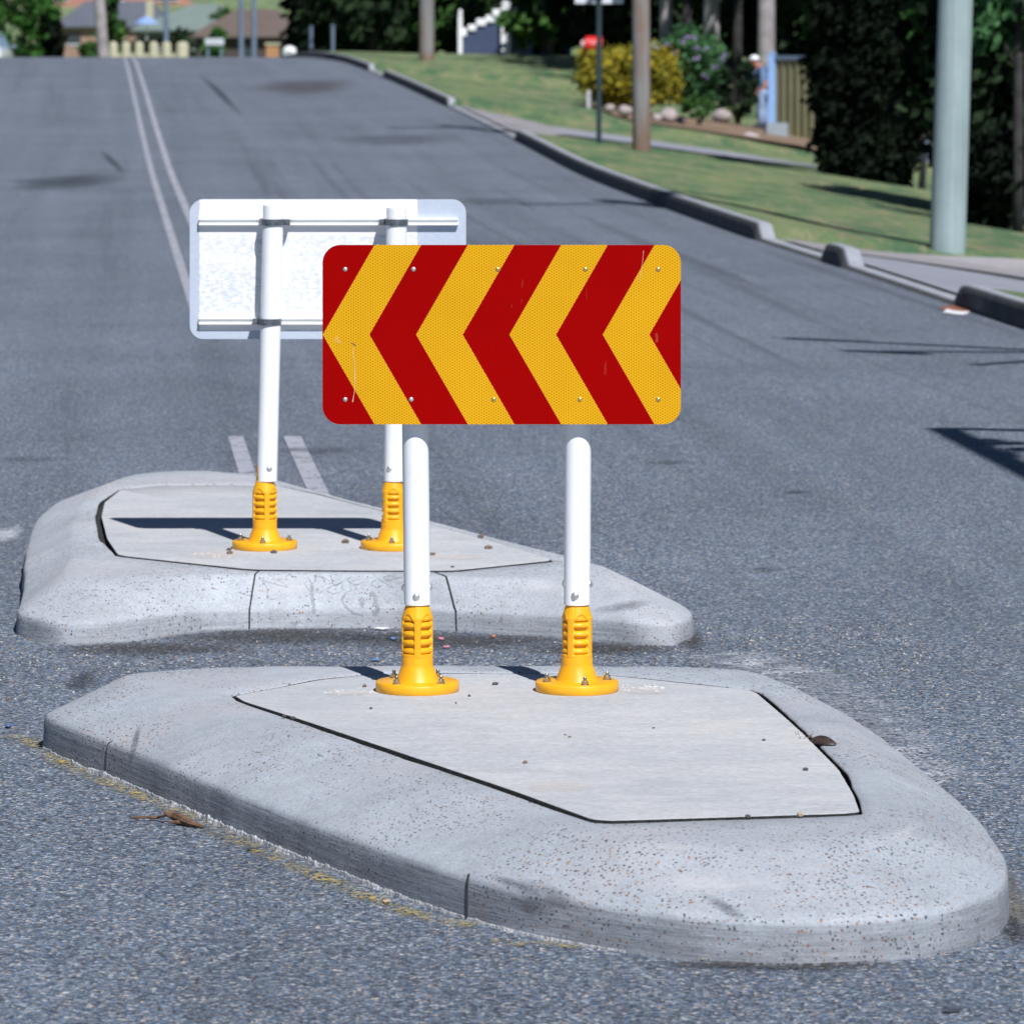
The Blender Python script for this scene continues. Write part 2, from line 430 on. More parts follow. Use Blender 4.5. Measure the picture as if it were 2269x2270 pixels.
# ------------------------------------------------------------------ ground, road, kerbs
def strip(name, ss, Ds, zf, m, kind='structure', label=None):
    b = MB(); b.uv = []
    for D in Ds:
        for s in ss:
            b.v.append((KX(D)+s, D, zf(s, D))); b.uv.append((s, D))
    n = len(ss)
    for j in range(len(Ds)-1):
        for i in range(n-1):
            b.f.append((j*n+i, j*n+i+1, (j+1)*n+i+1, (j+1)*n+i))
    o = b.build(name, m, smooth=True); o['kind'] = kind
    if label: o['label'] = label
    return o
Dg = [x for x in np.arange(-60, 26, 3)]+[x for x in np.arange(26, 40, .25)]+[x for x in np.arange(40, 130, 1)]+list(np.arange(130, 340, 5))+list(np.arange(340, 1500, 30))
def gfun(s, D):
    g = gz_s(s, D)
    if D > 330: g += (D-330)*.07*sm(330, 420, D)
    return g
sg = [-420, -250, -120, -60, -30, -18, -12, -9.5, -9.25, -9.15, -5, -2, 0.02, .10, .3, .6, 1, 1.5, 2, 2.6, 3.2, 4, 5, 6, 7, 8, 10, 12, 14, 20, 40, 80, 160, 300, 450]
strip('ground', sg, Dg, gfun, M['grass'])
Dr = list(np.arange(-30, 8, 2))+list(np.arange(8, 20, .5))+list(np.arange(20, 128, 1))
strip('road', [-9.15, -7, -5, -3, -1.5, -.4, -.15, 0.01], Dr, lambda s, D: zr(D), M['road'])
def kerb(name, side, D0, D1):
    b = MB(); b.uv = []
    prof = [(0, -.02), (.004, .0), (.018, .86), (.03, .96), (.05, 1.0), (.12, .98), (.145, .90), (.16, -.3)]
    Ds = sorted(set([round(x, 2) for x in np.arange(D0, D1, .25)]+[x for a, c in DROPS for x in (a-.2, a-.1, a, a+.05, c-.05, c, c+.1, c+.2) if D0 < x < D1]))
    for D in Ds:
        h = kh(D) if side > 0 else .14
        for s, k in prof:
            z = zr(D)+(h*k if k > 0 else k*.1)
            X = KX(D)+s if side > 0 else KX(D)-9.15-s
            b.v.append((X, D, z+.002*noise.noise(Vector((D*2, s*8, side))))); b.uv.append((s, D))
    n = len(prof)
    for j in range(len(Ds)-1):
        for i in range(n-1):
            q = (j*n+i, (j+1)*n+i, (j+1)*n+i+1, j*n+i+1)
            b.f.append(q if side < 0 else q[::-1])
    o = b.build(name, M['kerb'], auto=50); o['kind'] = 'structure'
kerb('kerb', 1, -30, 124); kerb('kerb', -1, -30, 124)

def sheet(name, poly, zf, m, kind='structure', n=10, label=None, off=.005):
    """quad patch given by 4 corners in (s, D), bilinear"""
    b = MB(); b.uv = []
    a, c, d, e = poly
    for j in range(n+1):
        for i in range(n+1):
            x, y = i/n, j/n
            s = (1-y)*((1-x)*a[0]+x*c[0])+y*((1-x)*e[0]+x*d[0]); D = (1-y)*((1-x)*a[1]+x*c[1])+y*((1-x)*e[1]+x*d[1])
            b.v.append((KX(D)+s, D, zf(s, D)+off)); b.uv.append((s, D))
    for j in range(n):
        for i in range(n): b.f.append((j*(n+1)+i, j*(n+1)+i+1, (j+1)*(n+1)+i+1, (j+1)*(n+1)+i))
    o = b.build(name, m, smooth=True)
    if kind: o['kind'] = kind
    if label: o['label'] = label
    return o
sheet('driveway', [(.162, 27.75), (3.8, 28.3), (3.8, 33.4), (.162, 34.1)], gfun, M['apron'], n=24, off=.02)
sheet('footpath', [(.162, 34.2), (4.8, 35.2), (4.8, 36.8), (.162, 35.9)], gfun, M['apron_pink'], n=24, off=.02)
sheet('driveway', [(.162, 60.3), (1.1, 63.9), (1.1, 66.6), (.162, 71.0)], gfun, M['apron_pink'], n=16, off=.025)
sheet('footpath', [(1.1, 63.9), (6.2, 65.5), (6.2, 66.8), (1.1, 66.6)], gfun, M['apron'], n=24, off=.025)
sheet('garden_bed', [(3.0, 72.5), (7.0, 71.0), (7.5, 82), (3.0, 80)], gfun, M['soil'], n=16, off=.03)

def chip_paint(name, col, thr):
    t = NT(name); g = t.geo(); c, v1 = road_color(t); u = t.sep(t.uvc())[0]
    edge = t.ramp(t.math('ABSOLUTE', u), [(.25, 1.0), (1.0, 0.0)])
    patch = t.ramp(t.noise(7, g, 5, .75), [(.40, .10), (.60, .95)])
    f = t.math('GREATER_THAN', t.math('ADD', v1, t.math('MULTIPLY', t.noise(260, g, 2), .4)), thr)
    t.base(t.mix(t.noise(200, g, 2), tuple(x*.75 for x in col), tuple(x*1.2 for x in col))); t.set(Roughness=.8)
    t.alpha(t.math('MULTIPLY', t.math('MULTIPLY', f, edge), patch)); return t.m
def paint_mat(name, col, thr, scale=60, fine=0.0):
    t = NT(name); g = t.geo()
    c, v1 = road_color(t)
    f = t.ramp(t.math('ADD', t.math('MULTIPLY', t.noise(scale, g, 4, .8), .55+fine), t.math('MULTIPLY', t.noise(6, g, 4, .7), .45-fine)), [(thr-.04, 0.0), (thr+.05, 1.0)])
    t.base(t.mix(t.ramp(t.noise(90, g, 2), [(.3, 0.0), (.7, .25)]), col, tuple(x*.6 for x in col)))
    t.set(Roughness=.8); t.bump(v1, .5, .003)
    t.alpha(f)
    return t.m
M['line_paint'] = paint_mat('worn_white_line_paint', (.37, .385, .45), .43)
M['line_yellow'] = chip_paint('worn_yellow_paint', (.44, .34, .09), .74)
def centre_line(sc, w, D0, D1):
    b = MB(); Ds = list(np.arange(D0, D1, .5))
    for D in Ds:
        for k in (-1, 1): b.v.append((KX(D)+sc+k*w/2+.006*noise.noise(Vector((D*.8, k, sc))), D, zr(D)+.004))
    for i in range(len(Ds)-1): b.f.append((2*i, 2*i+1, 2*i+3, 2*i+2))
    o = b.build('road_marking', M['line_paint']); o['kind'] = 'structure'
def s_corr(D): return -4.45+.10*(1-sm(16, 26, D))
def centre_line2(off, w, D0, D1):
    b = MB(); Ds = list(np.arange(D0, D1, .5))
    for D in Ds:
        for k in (-1, 1): b.v.append((KX(D)+s_corr(D)+off+k*w/2, D, zr(D)+.004))
    for i in range(len(Ds)-1): b.f.append((2*i, 2*i+1, 2*i+3, 2*i+2))
    o = b.build('road_marking', M['line_paint']); o['kind'] = 'structure'
def on_road(u, v):
    D = F*HC/(v-VH)
    for _ in range(30): D = F*(HC-zr(D))/(v-VH)*.5+D*.5
    return ((u-UC)/F*D, D)
def meas_line(px, w, tail):
    pts = sorted([on_road(u, v) for u, v in px], key=lambda p: p[1])+tail
    Ds = np.arange(pts[0][1]-.3, pts[-1][1], .5)
    co_ = np.polyfit([p[1] for p in pts], [p[0] for p in pts], 3)
    b = MB()
    for D in Ds:
        x = float(np.polyval(co_, D))
        for k in (-1, 1): b.v.append((x+k*w/2, D, zr(D)+.004))
    for i in range(len(Ds)-1): b.f.append((2*i, 2*i+1, 2*i+3, 2*i+2))
    o = b.build('road_marking', M['line_paint']); o['kind'] = 'structure'
def meas_line(px, w, tail, D0, D1):
    pts = sorted([on_road(u, v) for u, v in px], key=lambda p: p[1])+tail
    co_ = np.polyfit([p[1] for p in pts], [p[0] for p in pts], 3)
    Ds = np.arange(D0, D1, .25); b = MB()
    for D in Ds:
        x = float(np.polyval(co_, D))
        for k in (-1, 1): b.v.append((x+k*w/2, D, zr(D)+.004))
    for i in range(len(Ds)-1): b.f.append((2*i, 2*i+1, 2*i+3, 2*i+2))
    o = b.build('road_marking', M['line_paint']); o['kind'] = 'structure'
for ra, rb_ in ((15.0, 18.6), (26.5, 112)): meas_line([(311, 185), (335, 244), (362, 315), (388, 398), (413, 478), (643, 980), (709, 1078)], .072, [(-8.2, 99), (-9.3, 112)], ra, rb_)
for ra, rb_ in ((15.5, 18.6), (24.5, 112)): meas_line([(293, 205), (315, 276), (331, 335), (346, 398), (366, 482), (388, 572), (411, 683), (536, 980), (559, 1041)], .062, [(-8.38, 99), (-9.5, 112)], ra, rb_)

# dark patches and stains that lie in the asphalt itself (irregular sheets)
def blob(name, c, rx, ry, m, rot=0, seed=1, n=40, off=.005, k=.25, zf=None):
    b = MB(); cx, cy = c; zf = zf or (lambda x, y: zr(y))
    rings = [0.0, .35, .7, 1.0]
    b.v.append((cx, cy, zf(cx, cy)+off)); b.uv = [(0, 0)]
    for q in rings[1:]:
        for i in range(n):
            t = 2*math.pi*i/n
            rr = q*(1+k*noise.noise(Vector((math.cos(t)*1.7, math.sin(t)*1.7, seed*3.1))))
            x, y = rx*rr*math.cos(t), ry*rr*math.sin(t)
            X = cx+x*math.cos(rot)-y*math.sin(rot); Y = cy+x*math.sin(rot)+y*math.cos(rot)
            b.v.append((X, Y, zf(X, Y)+off)); b.uv.append((q*math.cos(t), q*math.sin(t)))
    for i in range(n): b.f.append((0, 1+i, 1+(i+1) % n))
    for j in range(2):
        for i in range(n):
            a = 1+j*n+i; a2 = 1+j*n+(i+1) % n
            b.f.append((a, a+n, a2+n, a2))
    o = b.build(name, m); o['kind'] = 'structure'; return o
def stain_mat(name, col, amt, sc=4, chips=0):
    t = NT(name); uv = t.uvc(); g = t.geo()
    ln = t.n('ShaderNodeVectorMath', operation='LENGTH'); t.link(uv, ln.inputs[0])
    edge = t.ramp(ln.outputs['Value'], [(.35, 1.0), (1.0, 0.0)])
    nz = t.ramp(t.noise(sc, g, 5, .75), [(.3, .25), (.7, 1.0)])
    a = t.math('MULTIPLY', edge, nz)
    if chips: a = t.math('MULTIPLY', edge, t.math('MULTIPLY', t.ramp(t.noise(60, g, 3, .8), [(.35, .5), (.55, 1.0)]), t.ramp(t.sep(t.vor(150, g))[0], [(.15, .15), (.4, 1.0)])))
    t.alpha(t.math('MULTIPLY', a, amt)); t.base(col); t.set(Roughness=.9); return t.m
M['stain_dark'] = stain_mat('dark_oil_stain', (.035, .045, .065), .75)
M['stain_soft'] = stain_mat('faint_dark_stain', (.05, .055, .075), .42)
M['stain_brown'] = stain_mat('brown_patch', (.075, .06, .065), .7)
M['dust'] = stain_mat('white_concrete_dust', (.56, .59, .66), .85, 14, 1)
M['dirt'] = stain_mat('grey_brown_dirt', (.16, .145, .125), .8, 20, 1)
def pixblob(name, u, v, ru, rv, m, z0=0, seed=1, rot=0, k=.25):
    D = F*HC/(v-VH)
    for _ in range(40): D = (F*(HC-zr(D))/(v-VH)+D)*.5
    return blob(name, ((u-UC)/F*D, D), ru/F*D, rv*D*D/(F*HC), m, rot, seed, k=k)
pixblob('asphalt_stain', 153, 403, 135, 16, M['stain_dark'], seed=2)
pixblob('asphalt_stain', 250, 360, 12, 20, M['stain_dark'], seed=3, rot=.13)
pixblob('asphalt_stain', 680, 193, 120, 13, M['stain_brown'], seed=4)
pixblob('asphalt_stain', 485, 205, 12, 30, M['stain_dark'], seed=5, rot=.10)
pixblob('asphalt_stain', 180, 1512, 42, 22, M['stain_dark'], seed=6)
pixblob('asphalt_stain', 700, 1000, 120, 9, M['stain_soft'], seed=7)
pixblob('asphalt_stain', 1700, 1265, 34, 5, M['stain_dark'], seed=8)
pixblob('asphalt_stain', 1480, 1027, 60, 6, M['stain_soft'], seed=9)
pixblob('asphalt_stain', 1760, 1093, 36, 4, M['stain_dark'], seed=10)
pixblob('asphalt_stain', 60, 1020, 70, 8, M['stain_soft'], seed=11)
pixblob('asphalt_stain', 1090, 447, 120, 8, M['stain_soft'], seed=12)
pixblob('asphalt_stain', 880, 310, 170, 9, M['stain_soft'], seed=13)
pixblob('concrete_dust', 15, 1188, 40, 22, M['dust'], seed=19)
pixblob('road_dirt', 2230, 1990, 50, 130, M['dirt'], seed=18)
M['grit'] = stain_mat('dark_brown_grit', (.045, .042, .040), .8, 30, 1)
for k_, (u_, v_, ru_, rv_) in enumerate(((640, 1412, 330, 22), (1000, 1422, 280, 22), (1330, 1440, 190, 18), (330, 1440, 260, 18), (1720, 2142, 330, 14), (2235, 2060, 30, 40), (1530, 1420, 40, 26))):
    pixblob('road_dirt', u_, v_, ru_, rv_, M['grit'], seed=40+k_)

# ------------------------------------------------------------------ traffic islands
def chaikin(p, it=2, w=.22):
    for _ in range(it):
        q = []
        for i in range(len(p)):
            a, b = p[i], p[(i+1) % len(p)]
            q.append((a[0]*(1-w)+b[0]*w, a[1]*(1-w)+b[1]*w)); q.append((a[0]*w+b[0]*(1-w), a[1]*w+b[1]*(1-w)))
        p = q
    return p
def radial(poly, c, t):
    dx, dy = math.cos(t), math.sin(t); best = 0
    for i in range(len(poly)):
        x1, y1 = poly[i][0]-c[0], poly[i][1]-c[1]; x2, y2 = poly[(i+1) % len(poly)][0]-c[0], poly[(i+1) % len(poly)][1]-c[1]
        ex, ey = x2-x1, y2-y1; den = dx*ey-dy*ex
        if abs(den) < 1e-12: continue
        r = (x1*ey-y1*ex)/den; q = (x1*dy-y1*dx)/den
        if r > 0 and -1e-6 <= q <= 1+1e-6: best = max(best, r)
    return best
def slab_top(h, y):
    return h+.0035-.0055*(sm(9.7, 10.5, y) if h > .145 else sm(13.5, 14.7, y))
class Island:
    def __init__(s, base, crest, slab, c, h, lip, gap):
        s.base, s.crest, s.slab = chaikin(base, 3, .2), chaikin(crest, 3, .2) if base[0][0] < -1.2 else chaikin(crest, 2, .16), chaikin(slab, 2, .06)
        s.c, s.h, s.lip, s.gap = c, h, lip, gap
    def gapr(s, t):
        e = .07; r0 = radial(s.slab, s.c, t); k = (radial(s.slab, s.c, t+e)-radial(s.slab, s.c, t-e))/(2*e)
        return s.gap(t)*min(2.6, math.sqrt(1+(k/r0)**2))
    def prof(s, t, seed=0):
        ct, st = math.cos(t), math.sin(t)
        nn = lambda f, q: noise.noise(Vector((ct*f, st*f, q)))
        Rb = radial(s.base, s.c, t)+.004*nn(7, 1)+.0008*nn(30, 2)
        Rc = radial(s.crest, s.c, t)+.004*nn(6, 3)
        Rs = radial(s.slab, s.c, t); g = s.gapr(t)*(1+.12*nn(9, 5))
        lip = s.lip(t)+.003*nn(8, 6)
        Rm = Rs+g+.02; Rc = .5*(Rc+Rm+math.sqrt((Rc-Rm)**2+.0009)); Rb = .5*(Rb+Rc+.04+math.sqrt((Rb-Rc-.04)**2+.0001))
        h = s.h+.0015*nn(5, 7)
        pts = [(Rb+.002, -.02), (Rb, 0), (Rb-.002, lip*.3), (Rb-.004, lip*.66), (Rb-.006, lip*.88), (Rb-.011, lip*.97), (Rb-.020, lip+.003)]
        a = Rb-.020; zb = lip+.003
        for k in range(1, 11):
            q = k/10; e = q**.97
            zz = zb+(h-.001-zb)*(e+.015*math.sin(math.pi*q)) if q < 1 else h-.001
            pts.append((a+(Rc-a)*q, min(zz, h)))
        for q in (.35, .7): pts.append((Rc+(Rs+g+.006-Rc)*q, h))
        pts += [(Rs+g+.006, h), (Rs+g+.001, h-.003), (Rs+g, h-.008), (Rs+g, h-.04)]
        return pts, Rs
    def build(s, label, parent_name='traffic_island', m_k=None, N=720, base_mat=None):
        c = s.c
        root = thing(parent_name, (c[0], c[1], 0), label, 'traffic island')
        b = MB(); rows = []
        for i in range(N):
            pts, Rs = s.prof(2*math.pi*i/N); rows.append((pts, Rs))
        n = len(rows[0][0])
        for i in range(N):
            t = 2*math.pi*i/N; ct, st = math.cos(t), math.sin(t)
            for j, (r, z) in enumerate(rows[i][0]):
                x, y = c[0]+r*ct, c[1]+r*st
                dz = .0012*noise.noise(Vector((x*14, y*14, 0))) if j > 3 and j < n-4 else 0
                b.v.append((x, y, z+dz))
        for i in range(N):
            k = (i+1) % N
            for j in range(n-1): b.f.append((i*n+j, k*n+j, k*n+j+1, i*n+j+1))
        kb = b.build('kerb_ring', m_k or M['kerbconc'], root, auto=60)
        g = MB()                                           # grit in the gap
        for i in range(N):
            t = 2*math.pi*i/N; Rs = rows[i][1]; gg = s.gapr(t)
            for r in (Rs-.02, Rs+gg+.02): g.v.append((c[0]+r*math.cos(t), c[1]+r*math.sin(t), s.h-.017+.004*noise.noise(Vector((i*.9, r*40, 0)))))
        for i in range(N):
            k = (i+1) % N; g.f.append((2*i, 2*i+1, 2*k+1, 2*k))
        g.build('gap_filler', M['gritty'], root)
        sb = MB()
        ringr = [(1.0, -.04), (1.0, -.0008), (.9992, 0), (.75, 0), (.5, 0), (.25, 0)]
        m = len(ringr)
        for i in range(N):
            t = 2*math.pi*i/N; Rs = rows[i][1]+.0012*noise.noise(Vector((i*.35, 0, 4)))
            for q, dz in ringr: sb.v.append((c[0]+Rs*q*math.cos(t), c[1]+Rs*q*math.sin(t), slab_top(s.h, c[1]+Rs*q*math.sin(t))+dz))
        sb.v.append((c[0], c[1], slab_top(s.h, c[1])))
        for i in range(N):
            k = (i+1) % N
            for j in range(m-1): sb.f.append((i*m+j, k*m+j, k*m+j+1, i*m+j+1))
            sb.f.append((i*m+m-1, k*m+m-1, N*m))
        so_ = sb.build('slab', M['slab'], root, auto=40); so_.data.materials.append(M['gritty'])
        for p in so_.data.polygons:
            if abs(p.normal.z) < .3: p.material_index = 1
        kb.data.materials.append(M['gritty'])
        for i, p in enumerate(kb.data.polygons):
            if i % (n-1) >= n-3: p.material_index = 1
        s.root = root; s.kb = kb
        return root
    def joint(s, t, w=.0045, face=False):
        """tooled joint across the kerb ring"""
        pts, Rs = s.prof(t); b = MB(); ct, st = math.cos(t), math.sin(t)
        pts = pts[1:7] if face else pts[1:-3]
        for r, z in pts:
            for k in (-1, 1):
                b.v.append((s.c[0]+r*ct-k*w/2*st+.0015*ct, s.c[1]+r*st+k*w/2*ct+.0015*st, z+.0016))
        for i in range(len(pts)-1): b.f.append((2*i, 2*i+1, 2*i+3, 2*i+2))
        return b.build('joint', M['joint'], s.root)
    def angle(s, x, y): return math.atan2(y-s.c[1], x-s.c[0])

base1 = [(-1.075, 10.45), (-1.06, 10.36), (-.957, 10.12), (-.87, 9.97), (-.684, 9.57), (-.495, 9.16), (-.323, 8.82), (-.163, 8.51), (0, 8.26), (.178, 8.10), (.32, 8.0), (.46, 7.965), (.62, 7.985), (.78, 8.08), (.90, 8.28), (.935, 8.6), (.925, 9.05), (.87, 9.66), (.80, 10.25), (.72, 10.62), (.55, 10.86), (.2, 10.92), (-.4, 10.92), (-.8, 10.9), (-1.0, 10.72)]
crest1 = [(-.90, 10.55), (-.84, 10.34), (-.76, 10.17), (-.3, 9.29), (.12, 8.47), (.22, 8.31), (.41, 8.265), (.62, 8.32), (.727, 8.46), (.755, 8.65), (.745, 9.2), (.70, 9.8), (.645, 10.3), (.56, 10.6), (.40, 10.68), (-.2, 10.69), (-.7, 10.67)]
slab1 = [(-.628, 10.18), (0, 8.90), (.158, 8.55), (.657, 8.64), (.66, 8.85), (.653, 9.15), (.613, 9.61), (.543, 10.29), (.327, 10.46), (.195, 10.56), (-.30, 10.57), (-.443, 10.46)]
def lerp_deg(pts, d):
    for (a, x), (b, y) in zip(pts, pts[1:]):
        if a <= d <= b: return x+(y-x)*sm(a, b, d)
    return pts[-1][1]
def gap1(t):
    return lerp_deg([(0, .0145), (40, .0145), (50, .0135), (60, .010), (150, .010), (172, .011), (230, .012), (275, .012), (292, .008), (309, .008), (314, .0135), (360, .0145)], math.degrees(t) % 360)
I1 = Island(base1, crest1, slab1, (.12, 9.62), .15, lambda t: .078, gap1)
I1.build('pale concrete traffic island in the foreground, carrying the red and yellow chevron sign')
for (x, y) in ((-.885, 10.0), (-.08, 8.40)):
    I1.joint(I1.angle(x, y), face=True)

base2 = [(-1.355, 12.55), (-1.345, 12.38), (-1.27, 12.25), (-1.195, 12.17), (-1.08, 12.18), (-.93, 12.34), (-.823, 12.46), (-.5, 12.53), (-.29, 12.53), (-.05, 12.40), (.10, 12.33), (.25, 12.24), (.36, 12.15), (.44, 12.17), (.50, 12.35), (.46, 12.62), (.30, 13.05), (.02, 13.65), (-.28, 14.3), (-.55, 15.0), (-.80, 15.6), (-1.05, 15.85), (-1.32, 15.75), (-1.52, 15.35), (-1.535, 14.6), (-1.455, 13.6), (-1.385, 12.95)]
crest2 = [(-1.24, 12.62), (-1.1, 12.5), (-.8, 12.58), (-.5, 12.63), (-.1, 12.52), (.15, 12.45), (.26, 12.50), (.28, 12.72), (.15, 13.04), (-.10, 13.6), (-.38, 14.25), (-.62, 14.85), (-.86, 15.45), (-1.08, 15.62), (-1.27, 15.5), (-1.34, 15.2), (-1.36, 14.6), (-1.32, 13.8), (-1.25, 13.1)]
slab2 = [(-1.12, 13.02), (-.727, 12.68), (-.45, 12.655), (-.16, 12.65), (.12, 12.90), (-.06, 13.38), (-.248, 13.84), (-.42, 14.3), (-.63, 14.8), (-.78, 15.1), (-1.17, 15.1), (-1.28, 14.95), (-1.295, 14.55), (-1.265, 14.1), (-1.19, 13.45)]
def gap2(t):
    return lerp_deg([(0, .010), (95, .008), (120, .007), (135, .018), (205, .022), (216, .012), (228, .006), (300, .005), (318, .006), (325, .011), (360, .010)], math.degrees(t) % 360)
def lip2(t):
    d = math.degrees(t) % 360
    return lerp_deg([(0, .066), (190, .072), (250, .060), (300, .060), (360, .066)], d)
I2 = Island(base2, crest2, slab2, (-.60, 13.75), .14, lip2, gap2)
I2.build('pale concrete traffic island behind the front one, carrying the sign seen from its back', m_k=M['kerbconc2'])
for (x, y) in ((-.715, 12.5), (-.125, 12.38)):
    I2.joint(I2.angle(x, y))

# white mortar crumbs pressed out along the foot of the front island
mb_ = MB()
ts = np.linspace(I1.angle(-1.06, 10.40), I1.angle(.2, 8.10), 260) if I1.angle(-1.06, 10.40) < 0 else np.linspace(I1.angle(-1.06, 10.40), I1.angle(.2, 8.10)+2*math.pi, 260)
for i, t in enumerate(ts):
    Rb = I1.prof(t)[0][1][0]; w = .002+.022*abs(noise.noise(Vector((i*.21, 1, 2))))*(.4+abs(noise.noise(Vector((i*1.7, 3, 2))))*1.6)*math.sin(math.pi*min(1, (259-i)/60)/2)
    zc = (.001+.013*abs(noise.noise(Vector((i*.9, 5, 2)))))*min(1, (259-i)/60)-.0015*(i > 200)
    for r, z in ((Rb-.006, .012), (Rb+w*.5, zc+.004), (Rb+w, -.002)):
        mb_.v.append((I1.c[0]+r*math.cos(t), I1.c[1]+r*math.sin(t), z))
for i in range(259):
    for j in range(2): mb_.f.append((3*i+j, 3*i+3+j, 3*i+4+j, 3*i+1+j))
mb_.build('mortar_bead', mat_plain('crumbly_white_mortar', (.46, .47, .50), .95, scale=90, var=.45, bump=1, bscale=140), I1.root)

# yellow set-out line on the asphalt
def pline(pts, w, m, name='road_marking'):
    b = MB(); b.uv = []; n = len(pts)
    q = [Vector((*gp(u, v, .0), 0)) for u, v in pts]; dense = []
    for i in range(n-1):
        for k in range(6): dense.append(q[i].lerp(q[i+1], k/6))
    dense.append(q[-1])
    for i, p in enumerate(dense):
        d = (dense[min(i+1, len(dense)-1)]-dense[max(0, i-1)]).normalized(); nrm = Vector((-d.y, d.x, 0))
        ww = w*(.65+.5*abs(noise.noise(Vector((i*.3, w, 0))))+.25)
        for k in (-1, 0, 1): b.v.append(p+nrm*k*ww/2+Vector((0, 0, .0045 if 'dust' in name else .004))); b.uv.append((k, i/10))
    for i in range(len(dense)-1):
        for k in (0, 1): b.f.append((3*i+k, 3*i+k+1, 3*i+k+4, 3*i+k+3))
    o = b.build(name, m); o['kind'] = 'structure'
pline([(10, 1632), (60, 1640), (105, 1668), (170, 1712), (260, 1745), (350, 1782), (430, 1822), (560, 1880), (680, 1935), (800, 1985), (900, 2025), (1000, 2048), (1050, 2056)], .070, M['line_yellow'])
pline([(1080, 2088), (1140, 2096), (1210, 2094), (1290, 2104)], .05, M['line_yellow'])

pline([(1600, 1452), (1680, 1474), (1770, 1500), (1850, 1550), (1915, 1600), (1980, 1665), (2050, 1745)], .26, chip_paint('white_dust_spray', (.52, .55, .62), .60), 'concrete_dust')
pline([(1780, 1496), (1850, 1545), (1915, 1595), (1970, 1650)], .12, chip_paint('dense_white_dust', (.60, .63, .70), .45), 'concrete_dust')
# graffiti scratched in the wet kerb of the rear island
GR = [([(215, 240), (275, 340), (265, 400), (325, 460)], 8), ([(165, 220), (300, 265), (490, 320)], 7), ([(270, 350), (325, 315)], 6),
      ([(480, 200), (520, 165), (540, 195), (600, 210)], 8), ([(320, 228), (500, 226)], 6), ([(390, 235), (500, 310)], 7),
      ([(770, 290), (772, 420), (790, 520), (790, 610)], 42), ([(720, 190), (770, 285)], 11), ([(800, 180), (812, 240), (770, 285)], 11),
      ([(800, 180), (870, 200), (940, 228)], 9), ([(685, 265), (730, 340)], 8), ([(810, 345), (860, 380), (900, 350)], 7),
      ([(980, 180), (1005, 270), (1040, 300), (1110, 260)], 9), ([(1110, 260), (940, 328), (950, 362), (1000, 388), (1100, 368)], 7),
      ([(1220, 190), (1160, 235), (1250, 290), (1310, 282), (1360, 255)], 9), ([(1225, 248), (1285, 222)], 7),
      ([(1118, 275), (1100, 330), (1150, 352)], 8), ([(1210, 300), (1216, 350), (1150, 380)], 7),
      ([(1150, 380), (1110, 450), (1150, 540), (1250, 606), (1350, 632)], 26), ([(1310, 440), (1350, 490), (1320, 530)], 60),
      ([(1430, 370), (1480, 410), (1495, 500), (1520, 560), (1470, 630)], 48),
      ([(1500, 235), (1452, 252), (1440, 290), (1500, 320), (1560, 295)], 8), ([(1520, 225), (1600, 270), (1690, 325)], 9),
      ([(1700, 190), (1640, 182), (1580, 195), (1590, 225), (1640, 236), (1700, 216), (1785, 205)], 10)]
me = I2.kb.data; ofs = org(I2.root)
bv = BVHTree.FromPolygons([v.co+ofs for v in me.vertices], [p.vertices[:] for p in me.polygons])
def on_kerb(u, v):
    d = (P(u, v, 13)-Vector((0, 0, HC))).normalized()
    loc, nrm, _, _ = bv.ray_cast(Vector((0, 0, HC)), d)
    return loc, nrm
def scratch_mat(name, col, a):
    t = NT(name); t.base(col); t.set(Roughness=.95)
    t.alpha(t.math('MULTIPLY', t.ramp(t.noise(110, None, 4, .8), [(.35, .25), (.6, 1.0)]), a)); return t.m
m_s1 = scratch_mat('scratched_line', (.22, .235, .27), .6); m_s2 = scratch_mat('smeared_mark', (.27, .29, .33), .45)
for pts, w in GR:
    b = MB(); L = []
    for i in range(len(pts)-1):
        for k in range(5):
            L.append((pts[i][0]+(pts[i+1][0]-pts[i][0])*k/5, pts[i][1]+(pts[i+1][1]-pts[i][1])*k/5))
    L.append(pts[-1]); ok = True
    for i, (a, c) in enumerate(L):
        p2, p0 = L[min(i+1, len(L)-1)], L[max(i-1, 0)]
        d = Vector((p2[0]-p0[0], p2[1]-p0[1])).normalized(); nn = Vector((-d.y, d.x))
        ww = w*(.8+.5*noise.noise(Vector((i*.5, w, 1))))*.62
        for k in (-1, 1):
            loc, nrm = on_kerb(540+(a+nn.x*k*ww)*.1968, 1240+(c+nn.y*k*ww)*.1968)
            if loc is None: ok = False; break
            b.v.append(loc+nrm*.0015)
        if not ok: break
    if not ok: continue
    for i in range(len(L)-1): b.f.append((2*i, 2*i+1, 2*i+3, 2*i+2))
    b.build('scratched_letter', m_s1 if w < 20 else m_s2, I2.root)

